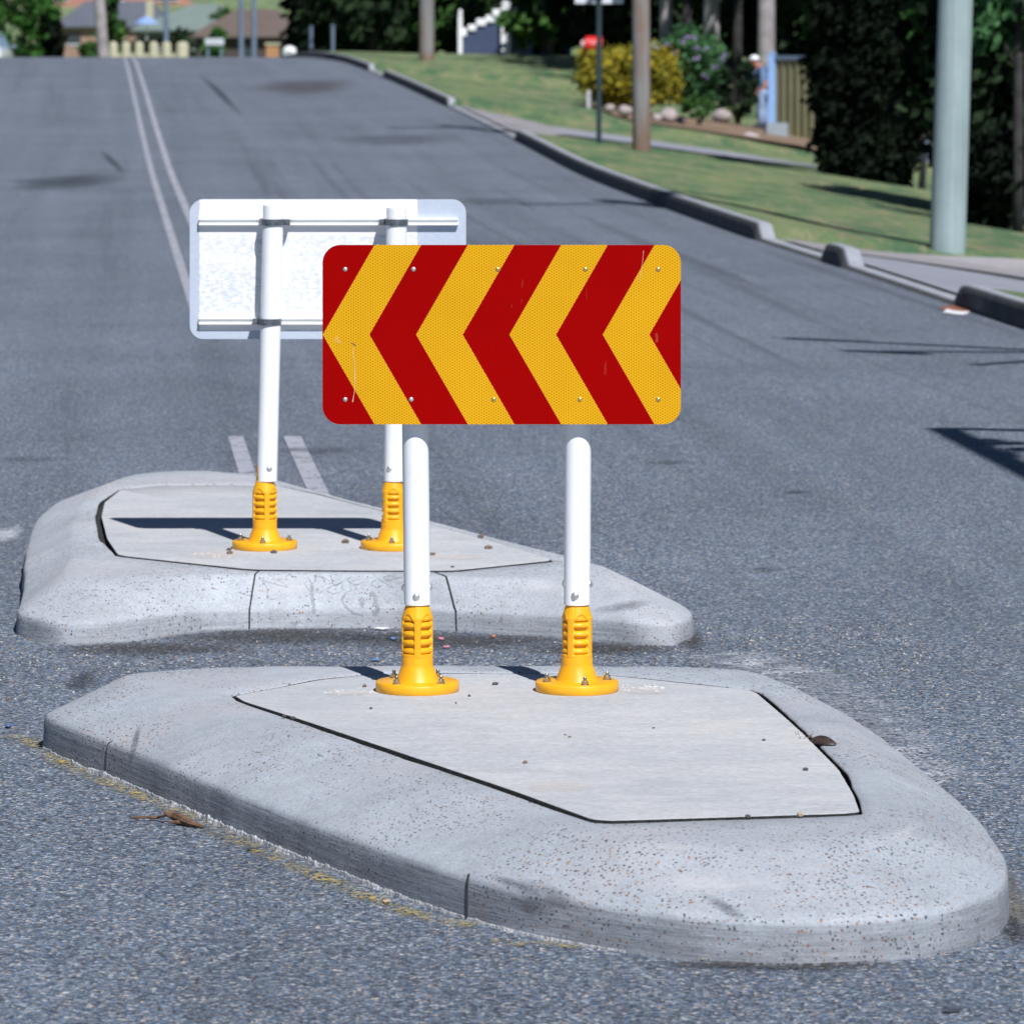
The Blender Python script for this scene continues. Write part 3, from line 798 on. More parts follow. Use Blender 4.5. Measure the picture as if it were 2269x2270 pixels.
def kerb_mark(isl, u, v, ru, rv, m, name, rot=0, n=14):
    me = isl.kb.data; of = org(isl.root)
    if not hasattr(isl, 'bv'): isl.bv = BVHTree.FromPolygons([q.co+of for q in me.vertices], [p.vertices[:] for p in me.polygons])
    b = MB(); b.uv = []
    for j in range(n+1):
        for i in range(n+1):
            a, c = -1+2*i/n, -1+2*j/n
            x, y = a*ru*math.cos(rot)-c*rv*math.sin(rot), a*ru*math.sin(rot)+c*rv*math.cos(rot)
            d = (P(u+x, v+y, 10)-Vector((0, 0, HC))).normalized(); loc, nr, _, _ = isl.bv.ray_cast(Vector((0, 0, HC)), d)
            if loc is None or (b.v and (Vector(b.v[-1])-loc).length > .35): return
            b.v.append(tuple(loc+nr*.0012)); b.uv.append((a, c))
    for j in range(n):
        for i in range(n): b.f.append((j*(n+1)+i, j*(n+1)+i+1, (j+1)*(n+1)+i+1, (j+1)*(n+1)+i))
    b.build(name, m, isl.root)
M['scuff_k'] = stain_mat('tyre_scuff_mark', (.12, .135, .165), .62, 26); M['scuff_w'] = stain_mat('white_scrape', (.66, .67, .71), .6, 30); M['rusty'] = stain_mat('brown_worn_edge', (.26, .16, .11), .9, 60)
for a in ((1215, 1985, 90, 26, 'scuff_k', .35), (1180, 2010, 60, 20, 'scuff_k', .3), (1605, 2012, 60, 14, 'scuff_k', .5), (1140, 1960, 60, 12, 'scuff_k', .3), (300, 1650, 9, 50, 'scuff_k', .25),
          (900, 1800, 120, 26, 'scuff_k', .5), (1700, 1885, 220, 10, 'rusty', 0), (1500, 1880, 100, 9, 'scuff_w', .03), (2000, 1850, 40, 16, 'scuff_w', -.5), (1330, 1800, 60, 12, 'scuff_w', .4), (420, 1600, 90, 40, 'scuff_w', .2), (1560, 1960, 200, 30, 'scuff_w', 0)):
    kerb_mark(I1, a[0], a[1], a[2], a[3], M[a[4]], 'tyre_scuff' if a[4] == 'scuff_k' else 'scrape', a[5])
for a in ((110, 1385, 70, 30, 'scuff_k', 0), (1380, 1345, 70, 12, 'scuff_k', -.15), (640, 1300, 90, 30, 'scuff_w', 0), (1200, 1300, 60, 20, 'scuff_w', 0)):
    kerb_mark(I2, a[0], a[1], a[2], a[3], M[a[4]], 'tyre_scuff' if a[4] == 'scuff_k' else 'scrape', a[5])

# ------------------------------------------------------------------ hazard signs
def rrect(w, h, r, n=10):
    pts = []
    for cx, cz, a0 in ((w/2-r, h/2-r, 0), (-w/2+r, h/2-r, 90), (-w/2+r, -h/2+r, 180), (w/2-r, -h/2+r, 270)):
        for k in range(n+1):
            a = R(a0+90*k/n); pts.append((cx+r*math.cos(a), cz+r*math.sin(a)))
    return pts
def panel(c, y0, y1, w, h, r, mf, me_, parent, front_neg=True):
    pts = rrect(w, h, r); n = len(pts)
    root = MB()
    for y in (y0, y1):
        for x, z in pts: root.v.append((c[0]+x, y, c[1]+z))
    root.f = [tuple(reversed(range(n, 2*n))), tuple(range(n))]+[(i, n+i, n+(i+1) % n, (i+1) % n) for i in range(n)]
    o = root.build('sign_panel', mf, parent, loc=(c[0], (y0+y1)/2, c[1]))
    o.data.materials.append(me_)
    return o
def flex_base(cx, cy, z0, ridge, bolt, parent, N=144):
    b = MB()
    fl = [(.0, 0), (.0915, 0), (.0935, .002), (.0935, .0205), (.0915, .0225), (.056, .0232)]
    cone = [(.0485, .0245), (.0465, .028), (.0375, .052), (.0352, .0585), (.0350, .060), (.0350, .0755), (.0345, .0775)]
    zs = [(r, z, 0) for r, z in fl+cone]
    z = .0785
    while z <= .1975:
        if z < .165: r = .0345
        else: r = .0345-(z-.165)*(.0345-.0255)/.0285
        zs.append((r, z, 1)); z += .00115
    zs += [(.0255, .1995, 0), (.024, .24, 0)]
    ribs = [.0905, .1095, .1290, .1485]
    for r, z, pk in zs:
        for k in range(N):
            t = 2*math.pi*k/N; rr = r
            if pk:
                a = (t-ridge+math.pi*2) % (math.pi/2)-math.pi/4      # 0 at pocket centre
                w = R(33.5)
                top = .176-.020*(a/w)**2; bot = .081+.0015
                m = (1-sm(w-.09, w, abs(a)))*sm(bot, bot+.004, z)*(1-sm(top-.006, top, z))
                q = 0
                for zc in ribs:
                    d = (z-zc)
                    e = d/.0085 if d > 0 else d/.0052
                    if abs(e) < 1: q = max(q, math.sqrt(1-e*e))
                if z > .158: q = max(q, sm(.156, .162, z)*.75)
                if z < .0845: q = max(q, 1-sm(.081, .0875, z))
                flat = .0020*(1-abs(a)/w) if abs(a) < w else 0
                rr = r-m*(.0085*(1-q)+.0012)-flat*m*0
                if abs(a) >= w: rr = r+.0006
            b.v.append((cx+rr*math.cos(t), cy+rr*math.sin(t), z0+z))
    n = len(zs)
    for j in range(n-1):
        for k in range(N):
            k2 = (k+1) % N
            b.f.append((j*N+k, j*N+k2, (j+1)*N+k2, (j+1)*N+k))
    b.f.append(tuple(reversed(range(N)))); 
    o = b.build('flexible_base', M['yplastic'], parent, auto=48)
    for k in range(4):
        a = bolt+k*math.pi/2; x, y = cx+.070*math.cos(a), cy+.070*math.sin(a); zb = z0+.0227
        h = MB(); h.lathe((x, y, zb), [(.0, 0), (.0105, 0), (.0105, .0014), (.0, .0015)], 20, cap=False)
        nut = [(.0080, .0014), (.0080, .0088), (.0058, .0094)]
        h.lathe((x, y, zb), nut, 6); h.lathe((x, y, zb), [(.0040, .009), (.0040, .0165), (.0030, .018)], 12)
        h.build('anchor_bolt', M['zinc_yellow'], o, auto=35)
    return o
def sphere_part(b, c, r, ax, h, n=16):
    """dome of radius r and height h along axis ax"""
    ax = Vector(ax).normalized(); t = ax.orthogonal().normalized(); u = ax.cross(t); base = len(b.v); c = Vector(c)
    rings = [(r, 0), (r*.97, h*.35), (r*.8, h*.68), (r*.5, h*.9), (r*.2, h)]
    for rr, hh in rings:
        for k in range(n):
            a = 2*math.pi*k/n; b.v.append(tuple(c+ax*hh+(t*math.cos(a)+u*math.sin(a))*rr))
    for j in range(len(rings)-1):
        for k in range(n): b.f.append((base+j*n+k, base+j*n+(k+1) % n, base+(j+1)*n+(k+1) % n, base+(j+1)*n+k))
    b.f.append(tuple(base+(len(rings)-1)*n+k for k in range(n)))
def post(p0, p1, parent, bolts, r=.0298):
    p0, p1 = Vector(p0), Vector(p1); b = MB(); n = 48
    d = (p1-p0)
    prof = [(r-.004, .03), (r-.0035, .0005), (r-.001, 0), (r, .001), (r, d.length-.002), (r-.002, d.length)]
    b.lathe(p0, prof, n, cap=False); b.f.append(tuple(5*n+k for k in range(n)))
    for i, v in enumerate(b.v):
        q = (v[2]-p0.z)/d.z; b.v[i] = (v[0]+d.x*q, v[1]+d.y*q, v[2])
    o = b.build('post', M['post_white'], parent, auto=40)
    for ang, hh, kind in bolts:
        ax = Vector((math.cos(ang), math.sin(ang), 0)); c = p0+d*(hh/d.length)+ax*(r-.0015)
        m = MB()
        if kind == 'dome': sphere_part(m, c, .0083, ax, .0055, 20)
        else:
            sphere_part(m, c, .0088, ax, .0058, 24); m.tube([c+ax*.0055, c+ax*.0072], [.0052, .0046], 6); m.tube([c+ax*.0072, c+ax*.0078], .0026, 6)
        m.build('bolt', M['zinc'], o, auto=40)
    return o

def sign_front():
    y = 10.285; z0 = .1487; root = thing('hazard_sign', (-.03, y, z0), 'hazard board of red and yellow left-pointing chevrons on two white posts', 'road sign')
    xl, xr = -.2127, .1462
    yf = y-.055
    pn = panel((-.023, .9535), yf, yf+.003, .801, .4015, .040, M['chevron'], M['alu'], root)
    for pl in pn.data.polygons:
        if pl.normal.y > -.5: pl.material_index = 1
    for i, u in enumerate((188, 519, 927, 1353, 1706)):
        for v in (216, 848):
            uu = u-(11 if (v > 500 and i in (1,)) else 19 if (v > 500 and i == 2) else 27 if (v > 500 and i == 3) else 0)
            X = -.023+(uu-947)/1738*.801; Z = .9535-(v-533)/871*.4015
            m = MB(); sphere_part(m, (X, yf, Z), .0052, (0, -1, 0), .0022, 18)
            m.tube([(X, yf-.0022, Z), (X, yf-.0028, Z)], .0017, 10)
            yellow = i >= 2
            m.build('rivet', M['rivet_y'] if yellow else M['zinc'], pn, smooth=True)
    def scuff(pts, w, col, al):
        b_ = MB()
        for i, (u, v) in enumerate(pts):
            X = -.023+(u-947)/1738*.801; Z = .9535-(v-533)/871*.4015
            ww = w*(.5+abs(noise.noise(Vector((i*.8, w*999, 2)))))
            b_.v += [(X-ww, yf-.0006, Z), (X+ww, yf-.0006, Z)]
        for i in range(len(pts)-1): b_.f.append((2*i, 2*i+1, 2*i+3, 2*i+2))
        b_.build('scuff', scratch_mat('scuff_%d' % pts[0][0], col, al), pn)
    scuff([(205, 572), (216, 572), (228, 578), (240, 588)], .004, (.10, .10, .09), .8)
    scuff([(228, 595), (226, 620), (231, 650), (236, 690), (235, 740), (236, 780), (231, 820), (224, 860)], .0010, (.75, .62, .40), .9)
    scuff([(150, 538), (146, 550), (150, 562), (158, 575)], .007, (.85, .60, .16), .5)
    scuff([(1635, 125), (1630, 180), (1622, 230), (1616, 280)], .0010, (.70, .52, .35), .8)
    scuff([(1697, 525), (1700, 545), (1698, 570)], .004, (.55, .12, .08), .45)
    for z in (1.098, .809):
        m = MB(); m.box((-.023, yf+.003+.0085, z), (.752, .016, .019)); bevel(m.build('rail', M['alu'], root), .001)
        for x in (xl, xr):
            c = MB(); pts = [(x+.0325*math.cos(a), y+.0325*math.sin(a), z) for a in np.linspace(R(-10), R(190), 20)]
            strap(c, pts, .022); c.box((x-.045, y-.018, z), (.022, .03, .02)); c.box((x+.045, y-.018, z), (.022, .03, .02))
            c.build('clamp', M['clamp'], root, auto=40)
    pz = z0+.0225+.1715
    post((xl, y, pz), (-.222, y, 1.14), root, [(R(-93), .0205, 'dome'), (R(180), .0375, 'nut'), (R(2), .039, 'dome')])
    post((xr, y, pz), (.1505, y, 1.14), root, [(R(-100), .0225, 'nut'), (R(-8), .047, 'nut'), (R(186), .047, 'dome')])
    flex_base(xl, y, z0, R(-88), R(50), root); flex_base(xr, y, z0, R(-118), R(13.6), root)
def strap(b, pts, w, th=.002):
    pts = [Vector(p) for p in pts]; n0 = len(b.v)
    cen = sum(pts, Vector())/len(pts)
    for p in pts:
        d = Vector((p.x-cen.x, p.y-cen.y, 0)).normalized()
        for q, dz in ((0, -w/2), (th, -w/2), (th, w/2), (0, w/2)): b.v.append(tuple(p+d*q+Vector((0, 0, dz))))
    for i in range(len(pts)-1):
        for k in range(4):
            k2 = (k+1) % 4; b.f.append((n0+4*i+k, n0+4*i+k2, n0+4*i+4+k2, n0+4*i+4+k))
    b.f.append((n0, n0+1, n0+2, n0+3)); e = n0+4*(len(pts)-1); b.f.append((e, e+3, e+2, e+1))
M['rivet_y'] = mat_plain('yellowish_rivet', (.62, .50, .22), .35, .8, var=.1, scale=60)
sign_front()

def sign_rear():
    y = 13.2; z0 = .143; root = thing('hazard_sign', (-.53, y, z0), 'white hazard board seen from the back, clamped to two white posts behind the chevron board', 'road sign')
    X1b, X1t, X2b, X2t = -.713, -.6885, -.3425, -.3325
    yf = y+.030+.020
    cz = .9465; cx = -.533
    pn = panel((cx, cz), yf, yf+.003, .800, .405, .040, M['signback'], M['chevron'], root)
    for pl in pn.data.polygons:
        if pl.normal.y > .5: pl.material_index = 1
    zt, zb = cz+.405/2-(248-115)/2070, cz+.405/2-(843-115)/2070
    for j, z in enumerate((zt, zb)):
        m = MB()                                           # channel: two lips and a recessed web
        m.box((cx+.002, yf-.0085, z+.0075), (.750, .017, .0045)); m.box((cx+.002, yf-.0085, z-.0060), (.750, .017, .0080)); m.box((cx+.002, yf-.005, z+.0015), (.750, .008, .0075))
        m.build('rail', M['white_steel'], root)
        for (xb, xt) in ((X1b, X1t), (X2b, X2t)):
            q = (z-.337)/(1.13-.337); x = xb+(xt-xb)*q
            c = MB(); pts = [(x+.0315*math.cos(a), y+.0315*math.sin(a), z) for a in np.linspace(R(170), R(370), 24)]
            strap(c, pts, .018, .0025)
            sx = 1 if (j == 0 and xb < -.5) else -1
            c.box((x+sx*.040, y+.018, z), (.018, .028, .016))
            c.tube([(x+sx*.043, y-.004, z), (x+sx*.043, y+.006, z)], .007, 6)
            c.tube([(x-.012, y-.035, z), (x-.012, y-.033, z)], .003, 8); c.tube([(x+.012, y-.035, z), (x+.012, y-.033, z)], .003, 8)
            c.build('clamp', M['clamp'], root, auto=40)
    pz = z0+.0225+.1715
    post((X1b+.006, y, pz), (X1t, y, 1.135), root, [(R(-75), .038, 'dome'), (R(185), .02, 'nut')])
    post((X2b+.003, y, pz), (X2t, y, 1.128), root, [(R(-118), .038, 'dome'), (R(15), .02, 'nut')])
    flex_base(X1b, y, z0, R(-76), R(-92), root); flex_base(X2b, y, z0, R(-45), R(-92), root)
sign_rear()

# ------------------------------------------------------------------ stones, twigs, leaves, litter
def rock_mesh(b, c, r, seed, flat=.6, n=1):
    rr = random.Random(seed); c = Vector(c)
    import bmesh
    bm = bmesh.new(); bmesh.ops.create_icosphere(bm, subdivisions=n, radius=1)
    o = Vector((rr.random()*9, rr.random()*9, rr.random()*9)); base = len(b.v)
    sx, sy = .8+.5*rr.random(), .8+.5*rr.random()
    for v in bm.verts:
        k = 1+.35*noise.noise(v.co*1.3+o)
        b.v.append(tuple(c+Vector((v.co.x*k*r*sx, v.co.y*k*r*sy, v.co.z*k*r*flat))))
    for f in bm.faces: b.f.append(tuple(base+v.index for v in f.verts))
    bm.free()
M['stone_d'] = mat_plain('dark_stone', (.07, .07, .075), .8, scale=90, var=.4)
M['stone_b'] = mat_plain('brown_stone', (.17, .115, .085), .85, scale=90, var=.4)
M['stone_p'] = mat_plain('buff_stone', (.36, .30, .22), .85, scale=90, var=.3)
slabpts1 = [(934*1.175, 1285*1.175, .007, 'd', 'grey pebble on the front slab midway between the two yellow bases'),
    (885*1.175, 1308*1.175, .0045, 'd', 'small dark pebble just right of the left front yellow base'),
    (990*1.175, 1437*1.175, .006, 'b', 'brown pebble alone in the middle of the front slab'),
    (1518*1.175, 1450*1.175, .006, 'd', 'round grey pebble near the right edge of the front slab'),
    (1440*1.175, 1394*1.175, .004, 'd', 'tiny dark pebble near the leaf on the front slab'),
    (1074*1.175, 1388*1.175, .0035, 'b', 'tiny brown pebble in the centre of the front slab below the right base'),
    (700*1.175, 1333*1.175, .004, 'd', 'tiny dark pebble left of and below the left front base'),
    (536*1.175, 1349*1.175, .006, 'd', 'left one of the two dark pebbles in the long left gap of the front island'),
    (553*1.175, 1353*1.175, .006, 'd', 'right one of the two dark pebbles in the long left gap of the front island'),
    (688*1.175, 1289*1.175, .006, 'b', 'brown pebble left of the left front yellow base'),
    (1410*1.175, 1539*1.175, .006, 'd', 'dark pebble on the front edge of the slab'),
    (1509*1.175, 1536*1.175, .009, 'p', 'buff stone on the front edge of the slab near its right corner'),
    (1066*1.175, 1384*1.175, .003, 'b', 'brown speck of grit in the centre of the front slab'),
    (1232*1.175, 1371*1.175, .003, 'd', 'tiny dark grit below the right front base'),
    (860*1.175, 1322*1.175, .003, 'd', 'tiny dark grit in front of the left front base'),]
for u, v, r, k, lab in slabpts1:
    x, y = gp(u, v, .157); b = MB(); rock_mesh(b, (x, y, slab_top(.15, y)+r*.40), r, int(u), .7)
    mark(b.build('pebble', M['stone_'+k], loc=(x, y, .153), smooth=False), lab, 'pebble', 'pebbles on the front island slab')
slabpts2 = [(921*1.175, 1033*1.175, .012, 'b', 'brown stone right of the rear island bases, the nearer of two'),
    (907*1.175, 1012*1.175, .012, 'b', 'brown stone beside the gap on the rear island'),
    (815*1.175, 1045*1.175, .010, 'b', 'brown stone just right of the front left post on the rear island'),
    (652*1.175, 1022*1.175, .014, 'b', 'flat brown chip between the two rear yellow bases'),
    (434*1.175, 1043*1.175, .012, 'b', 'brown chip left of the rear left yellow base'),
    (432*1.175, 1036*1.175, .009, 'd', 'grey pebble left of the rear left yellow base'),
    (517*1.175, 1041*1.175, .011, 'd', 'dark chip leaning on the front rim of the rear left base'),
    (1003, 1255, .006, 'd', 'tiny dark pebble behind the right post near the kerb of the rear island')]
for u, v, r, k, lab in slabpts2:
    x, y = gp(u, v, .147); b = MB(); rock_mesh(b, (x, y, .143+r*.35), r, int(u), .55)
    mark(b.build('pebble', M['stone_'+k], loc=(x, y, .143)), lab, 'pebble', 'pebbles on the rear island slab')

# loose gravel between and around the islands
gb = [MB(), MB(), MB()]
rg = random.Random(3)
def in_poly(x, y, poly):
    c = False
    for i in range(len(poly)):
        x1, y1 = poly[i]; x2, y2 = poly[i-1]
        if (y1 > y) != (y2 > y) and x < (x2-x1)*(y-y1)/(y2-y1)+x1: c = not c
    return c
cnt = 0
while cnt < 4200:
    x = rg.uniform(-1.75, 1.1); y = rg.gauss(12.0, .45)
    if y < 10.95 or y > 12.75 or in_poly(x, y, I1.base) or in_poly(x, y, I2.base): continue
    r = .0018+.0035*rg.random()**2
    rock_mesh(gb[rg.choice((0, 0, 1, 2))], (x, y, r*.4), r, cnt, .6, 0) if False else None
    # light octahedral chips
    k = rg.choice((0, 0, 0, 1, 2)); b = gb[k]; a = rg.random()*3; n0 = len(b.v)
    for dx, dy, dz in ((1, 0, 0), (0, 1, 0), (-1, 0, 0), (0, -1, 0), (0, 0, .8), (0, 0, -.5)):
        j = .7+.6*rg.random(); b.v.append((x+r*j*(dx*math.cos(a)-dy*math.sin(a)), y+r*j*(dx*math.sin(a)+dy*math.cos(a)), r*.35+dz*r*j))
    for f in ((0, 1, 4), (1, 2, 4), (2, 3, 4), (3, 0, 4), (1, 0, 5), (2, 1, 5), (3, 2, 5), (0, 3, 5)): b.f.append(tuple(n0+i for i in f))
    cnt += 1
for b, m, l in zip(gb, ('stone_d', 'stone_p', 'stone_b'), ('dark', 'buff', 'brown')):
    mark(b.build('gravel', mat_plain(l+'_chip', {'dark': (.10, .11, .13), 'buff': (.42, .40, .38), 'brown': (.22, .18, .16)}[l], .85, scale=200, var=.5)), 'loose %s gravel chips on the asphalt between the islands' % l, 'gravel', kind='stuff')

def scrap(u, v, w, h, col, name, lab, cat, z=0.004, seed=1):
    x, y = gp(u, v, 0); b = MB(); n = 9; rr = random.Random(seed)
    top = [(x+w*(.5+.3*rr.random())*math.cos(2*math.pi*i/n), y+h*(.5+.3*rr.random())*math.sin(2*math.pi*i/n), z+.004*rr.random()) for i in range(n)]
    b.v = top+[(p[0], p[1], p[2]-.0015) for p in top]
    b.f = [tuple(range(n)), tuple(reversed(range(n, 2*n)))]+[(i, n+i, n+(i+1) % n, (i+1) % n) for i in range(n)]
    mark(b.build(name, mat_plain(name+str(seed), col, .6), loc=(x, y, 0)), lab, cat)
scrap(978, 1419, .014, .03, (.75, .22, .34), 'plastic_scrap', 'pink plastic scrap on the gravel right of the front left post', 'scrap', seed=1)
scrap(990, 1437, .012, .02, (.78, .30, .40), 'plastic_scrap', 'smaller pink plastic scrap nearer the front island', 'scrap', seed=2)
scrap(873, 1419, .016, .03, (.12, .22, .45), 'plastic_scrap', 'blue plastic scrap on the gravel left of the front left post', 'scrap', seed=3)
scrap(833, 1466, .022, .02, (.12, .25, .45), 'plastic_scrap', 'flat blue plastic strip just behind the front island', 'scrap', seed=4)
scrap(1093, 1414, .010, .02, (.55, .20, .08), 'plastic_scrap', 'orange plastic scrap on the gravel between the two posts', 'scrap', seed=5)
scrap(846, 1397, .03, .02, (.75, .76, .78), 'paper_scrap', 'crumpled white paper scrap against the rear island left of the front post', 'paper', seed=6)
scrap(20, 1612, .014, .03, (.10, .17, .40), 'plastic_scrap', 'blue plastic scrap on the asphalt by the left edge', 'scrap', seed=7)
scrap(560, 1886, .022, .012, (.06, .06, .07), 'bark_chip', 'dark bark chip on the asphalt beside the yellow line', 'bark', seed=8)
scrap(858, 2003, .012, .02, (.55, .40, .28), 'plastic_scrap', 'pale orange scrap on the yellow line', 'scrap', seed=9)
scrap(1565, 2131, .022, .02, (.40, .36, .26), 'plastic_scrap', 'shiny buff scrap at the foot of the front island', 'scrap', seed=10)
scrap(2106, 2245, .030, .012, (.04, .05, .07), 'bark_chip', 'dark flat chip on the asphalt in the bottom right corner', 'bark', seed=11)
for u, v, r, lab in ((2063, 1995+90, .008, 'brown pebble right of the front island at its foot'), (500, 1894-20, .003, 'tiny pebble beside the twig'), (1968, 2102, .008, 'dark pebble near the right foot of the front island'), (18, 1552, .006, 'dark pebble on the asphalt by the left edge')):
    x, y = gp(u, v); b = MB(); rock_mesh(b, (x, y, r*.4), r, int(u), .7); mark(b.build('pebble', M['stone_b'], loc=(x, y, 0)), lab, 'pebble')
scrap(2118, 693, .12, .35, (.8, .8, .85), 'paper_scrap', 'white scrap of litter at the end of the near kerb', 'paper', seed=12)
scrap(2150, 685, .30, .5, (.26, .10, .05), 'fallen_leaves', 'reddish brown leaves heaped at the near kerb', 'leaves', seed=13)

# dry twig with bark at the left of the front island
def twig():
    b = MB(); z = .012
    G = lambda u, v, zz=.008: Vector((*gp(u, v, zz), zz))
    b.tube([G(290, 1813), G(320, 1811), G(350, 1812), G(372, 1806, .02)], [.002, .003, .003, .002], 6)
    b.tube([G(365, 1803, .02), G(385, 1808, .014), G(410, 1818, .012), G(425, 1825, .008), (G(455, 1834, .004))], [.004, .009, .010, .007, .002], 7)
    b.tube([G(372, 1822), G(395, 1822), G(420, 1823)], [.002, .004, .003], 6)
    mark(b.build('twig', mat_plain('dry_bark', (.13, .075, .045), .9, var=.5, scale=60, bump=.6), loc=G(380, 1815)), 'dry brown twig with peeling bark lying on the faded yellow line', 'twig')
twig()
def leaf():
    A, B = Vector((*gp(1790, 1641, .155), .150)), Vector((*gp(1854, 1643, .16), .153))
    b = MB(); n = 14; ax = (B-A); w = Vector((0, 1, 0))
    for i in range(n+1):
        q = i/n; c = A+ax*q; wd = .022*math.sin(math.pi*min(1, q*1.02))**.7+.0005
        up = .016*math.sin(math.pi*q)**.8
        for k, dz in ((-1, .0), (-.45, .35), (0, 1.0), (.45, .9), (1, .8)):
            b.v.append(tuple(c+w*k*wd+Vector((0, 0, up*dz+.001))))
    for i in range(n):
        for j in range(4): b.f.append((i*5+j, i*5+5+j, i*5+6+j, i*5+1+j))
    o = b.build('dead_leaf', mat_plain('dry_leaf', (.045, .032, .028), .5, var=.4, scale=80), loc=A, smooth=True)
    s = o.modifiers.new('thick', 'SOLIDIFY'); s.thickness = .0008
    mark(o, 'curled dark brown leaf lying over the right-hand gap of the front island', 'leaf')
leaf()
b = MB(); c0 = Vector((*gp(1781, 1636, .15), .145))
for k in range(9):
    a = rg.random()*6.28; b.tube([c0+Vector((rg.uniform(-.015, .015), rg.uniform(-.05, .05), -.004)), c0+Vector((.02*math.cos(a), .04*math.sin(a), .01+.008*rg.random()))], [.0012, .0006], 5)
mark(b.build('dry_weed', M['stone_b'], loc=c0), 'tuft of dry weed growing in the right-hand gap next to the leaf', 'weed')

# crumbs of broken concrete round the bases
def chips(name, u0, u1, v0, v1, z, n, col, lab, seed, rmax=.006):
    rr = random.Random(seed); b = MB()
    for i in range(n):
        u, v = rr.uniform(u0, u1), rr.triangular(v0, v1); x, y = gp(u, v, z); r = rmax*(.25+.75*rr.random()**2)
        n0 = len(b.v); a = rr.random()*3
        for dx, dy, dz in ((1, 0, 0), (0, 1, 0), (-1, 0, 0), (0, -1, 0), (0, 0, .5), (0, 0, -.3)):
            j = .7+.6*rr.random(); b.v.append((x+r*j*(dx*math.cos(a)-dy*math.sin(a)), y+1.6*r*j*(dx*math.sin(a)+dy*math.cos(a)), z+dz*r*j))
        for f in ((0, 1, 4), (1, 2, 4), (2, 3, 4), (3, 0, 4), (1, 0, 5), (2, 1, 5), (3, 2, 5), (0, 3, 5)): b.f.append(tuple(n0+i for i in f))
    mark(b.build(name, mat_plain(name+str(seed), col, .95, scale=200, var=.3), loc=(gp(u0, v0, z)[0], gp(u0, v0, z)[1], z)), lab, 'crumbs', kind='stuff')
chips('concrete_crumbs', 1378, 1470, 1516, 1536, .149, 60, (.62, .60, .60), 'white concrete crumbs right of the right front base', 21)
chips('concrete_crumbs', 715, 828, 1528, 1542, .149, 50, (.60, .60, .62), 'white concrete crumbs left of the left front base', 22)
chips('concrete_crumbs', 420, 515, 1222, 1238, .143, 40, (.66, .60, .56), 'pinkish concrete crumbs left of the rear left base', 23, .008)
def slab_patch(u, v, ru, rv, z, m, seed):
    D = F*(HC-z)/(v-VH); x = (u-UC)/F*D
    return blob('pale_patch', (x, D), ru/F*D, rv*D*D/(F*(HC-z)), m, 0, seed, zf=lambda a, c: z, off=.0012)
M['slurry'] = stain_mat('pale_cement_smear', (.66, .62, .60), .75, 22)
M['rubber'] = stain_mat('rubber_scuff', (.10, .11, .14), .55, 30)
for a in ((1425, 1531, 60, 10, .1501, 31), (770, 1536, 60, 9, .1501, 32), (480, 1230, 80, 12, .1435, 33), (1010, 1235, 90, 8, .1435, 34), (1240, 1745, 90, 14, .1535, 35)):
    p = slab_patch(a[0], a[1], a[2], a[3], a[4], M['slurry'], a[5]); p.parent = (I1 if a[4] > .15 else I2).root; p.location = -org(p.parent); p.name = 'cement_smear'; del p['kind']

# ------------------------------------------------------------------ vegetation
def leaves(b, c, rad, n, size, rr, clump=.28, shell=.55, cut=None, nc=None):
    """small leaf faces gathered in clumps through an ellipsoid crown"""
    c = Vector(c); rad = Vector(rad); nc = nc or max(12, n//45)
    cs = []
    while len(cs) < nc:
        d = Vector((rr.gauss(0, 1), rr.gauss(0, 1), rr.gauss(0, 1))).normalized()
        q = (shell+(1-shell)*rr.random())*(1+.16*noise.noise(d*2.2+c*.37))
        p = Vector((d.x*rad.x*q, d.y*rad.y*q, d.z*rad.z*q))+c
        if cut is None or p.z > cut: cs.append((p, .6+.8*rr.random()))
    mr = min(rad)
    for i in range(n):
        p0, k = cs[rr.randrange(nc)]
        p = p0+Vector((rr.gauss(0, 1), rr.gauss(0, 1), rr.gauss(0, .8)))*clump*mr*k*.5
        if cut is not None and p.z < cut: p.z = cut+rr.random()*.1
        a = Vector((rr.gauss(0, 1), rr.gauss(0, 1), rr.gauss(0, 1))).normalized(); t = a.orthogonal().normalized(); u = a.cross(t)
        s = size*(.6+.8*rr.random()); n0 = len(b.v)
        b.v += [tuple(p+t*s), tuple(p+u*s*.55), tuple(p-t*s), tuple(p-u*s*.55)]
        b.f.append((n0, n0+1, n0+2, n0+3))
def tree(name, X, D, hgt, crowns, lm, bm_, label, cat='tree', group=None, tr=.15, seed=1, lean=0, leafn=1500, size=.12, cut=None, limbs=5, z=None):
    rr = random.Random(seed); z0 = gz(X, D) if z is None else z
    root = thing(name, (X, D, z0), label, cat, group)
    b = MB(); pts = [(X+lean*q*hgt+.08*noise.noise(Vector((q*3, seed, 0))), D, z0-.1+hgt*q) for q in (0, .15, .35, .6, .85, 1)]
    b.tube(pts, [tr*1.25, tr*1.05, tr*.95, tr*.8, tr*.6, tr*.35], 12)
    for k in range(limbs):
        q = .45+.5*k/max(1, limbs); i = int(q*5); p = Vector(pts[i]); cr = crowns[k % len(crowns)]
        e = Vector((X+cr[0]+rr.uniform(-1, 1)*cr[3]*.6, D+cr[1]+rr.uniform(-1, 1)*cr[4]*.6, z0+cr[2]+rr.uniform(-.4, .5)*cr[5]))
        b.tube([p, p.lerp(e, .5)+Vector((0, 0, .1)), e], [tr*.45, tr*.28, tr*.1], 7)
    b.build('trunk', bm_, root, smooth=True)
    f = MB()
    for cr in crowns: leaves(f, (X+cr[0], D+cr[1], z0+cr[2]), (cr[3], cr[4], cr[5]), int(leafn*(cr[6] if len(cr) > 6 else 1)), size, rr, cut=cut)
    f.build('crown', lm, root)
    return root
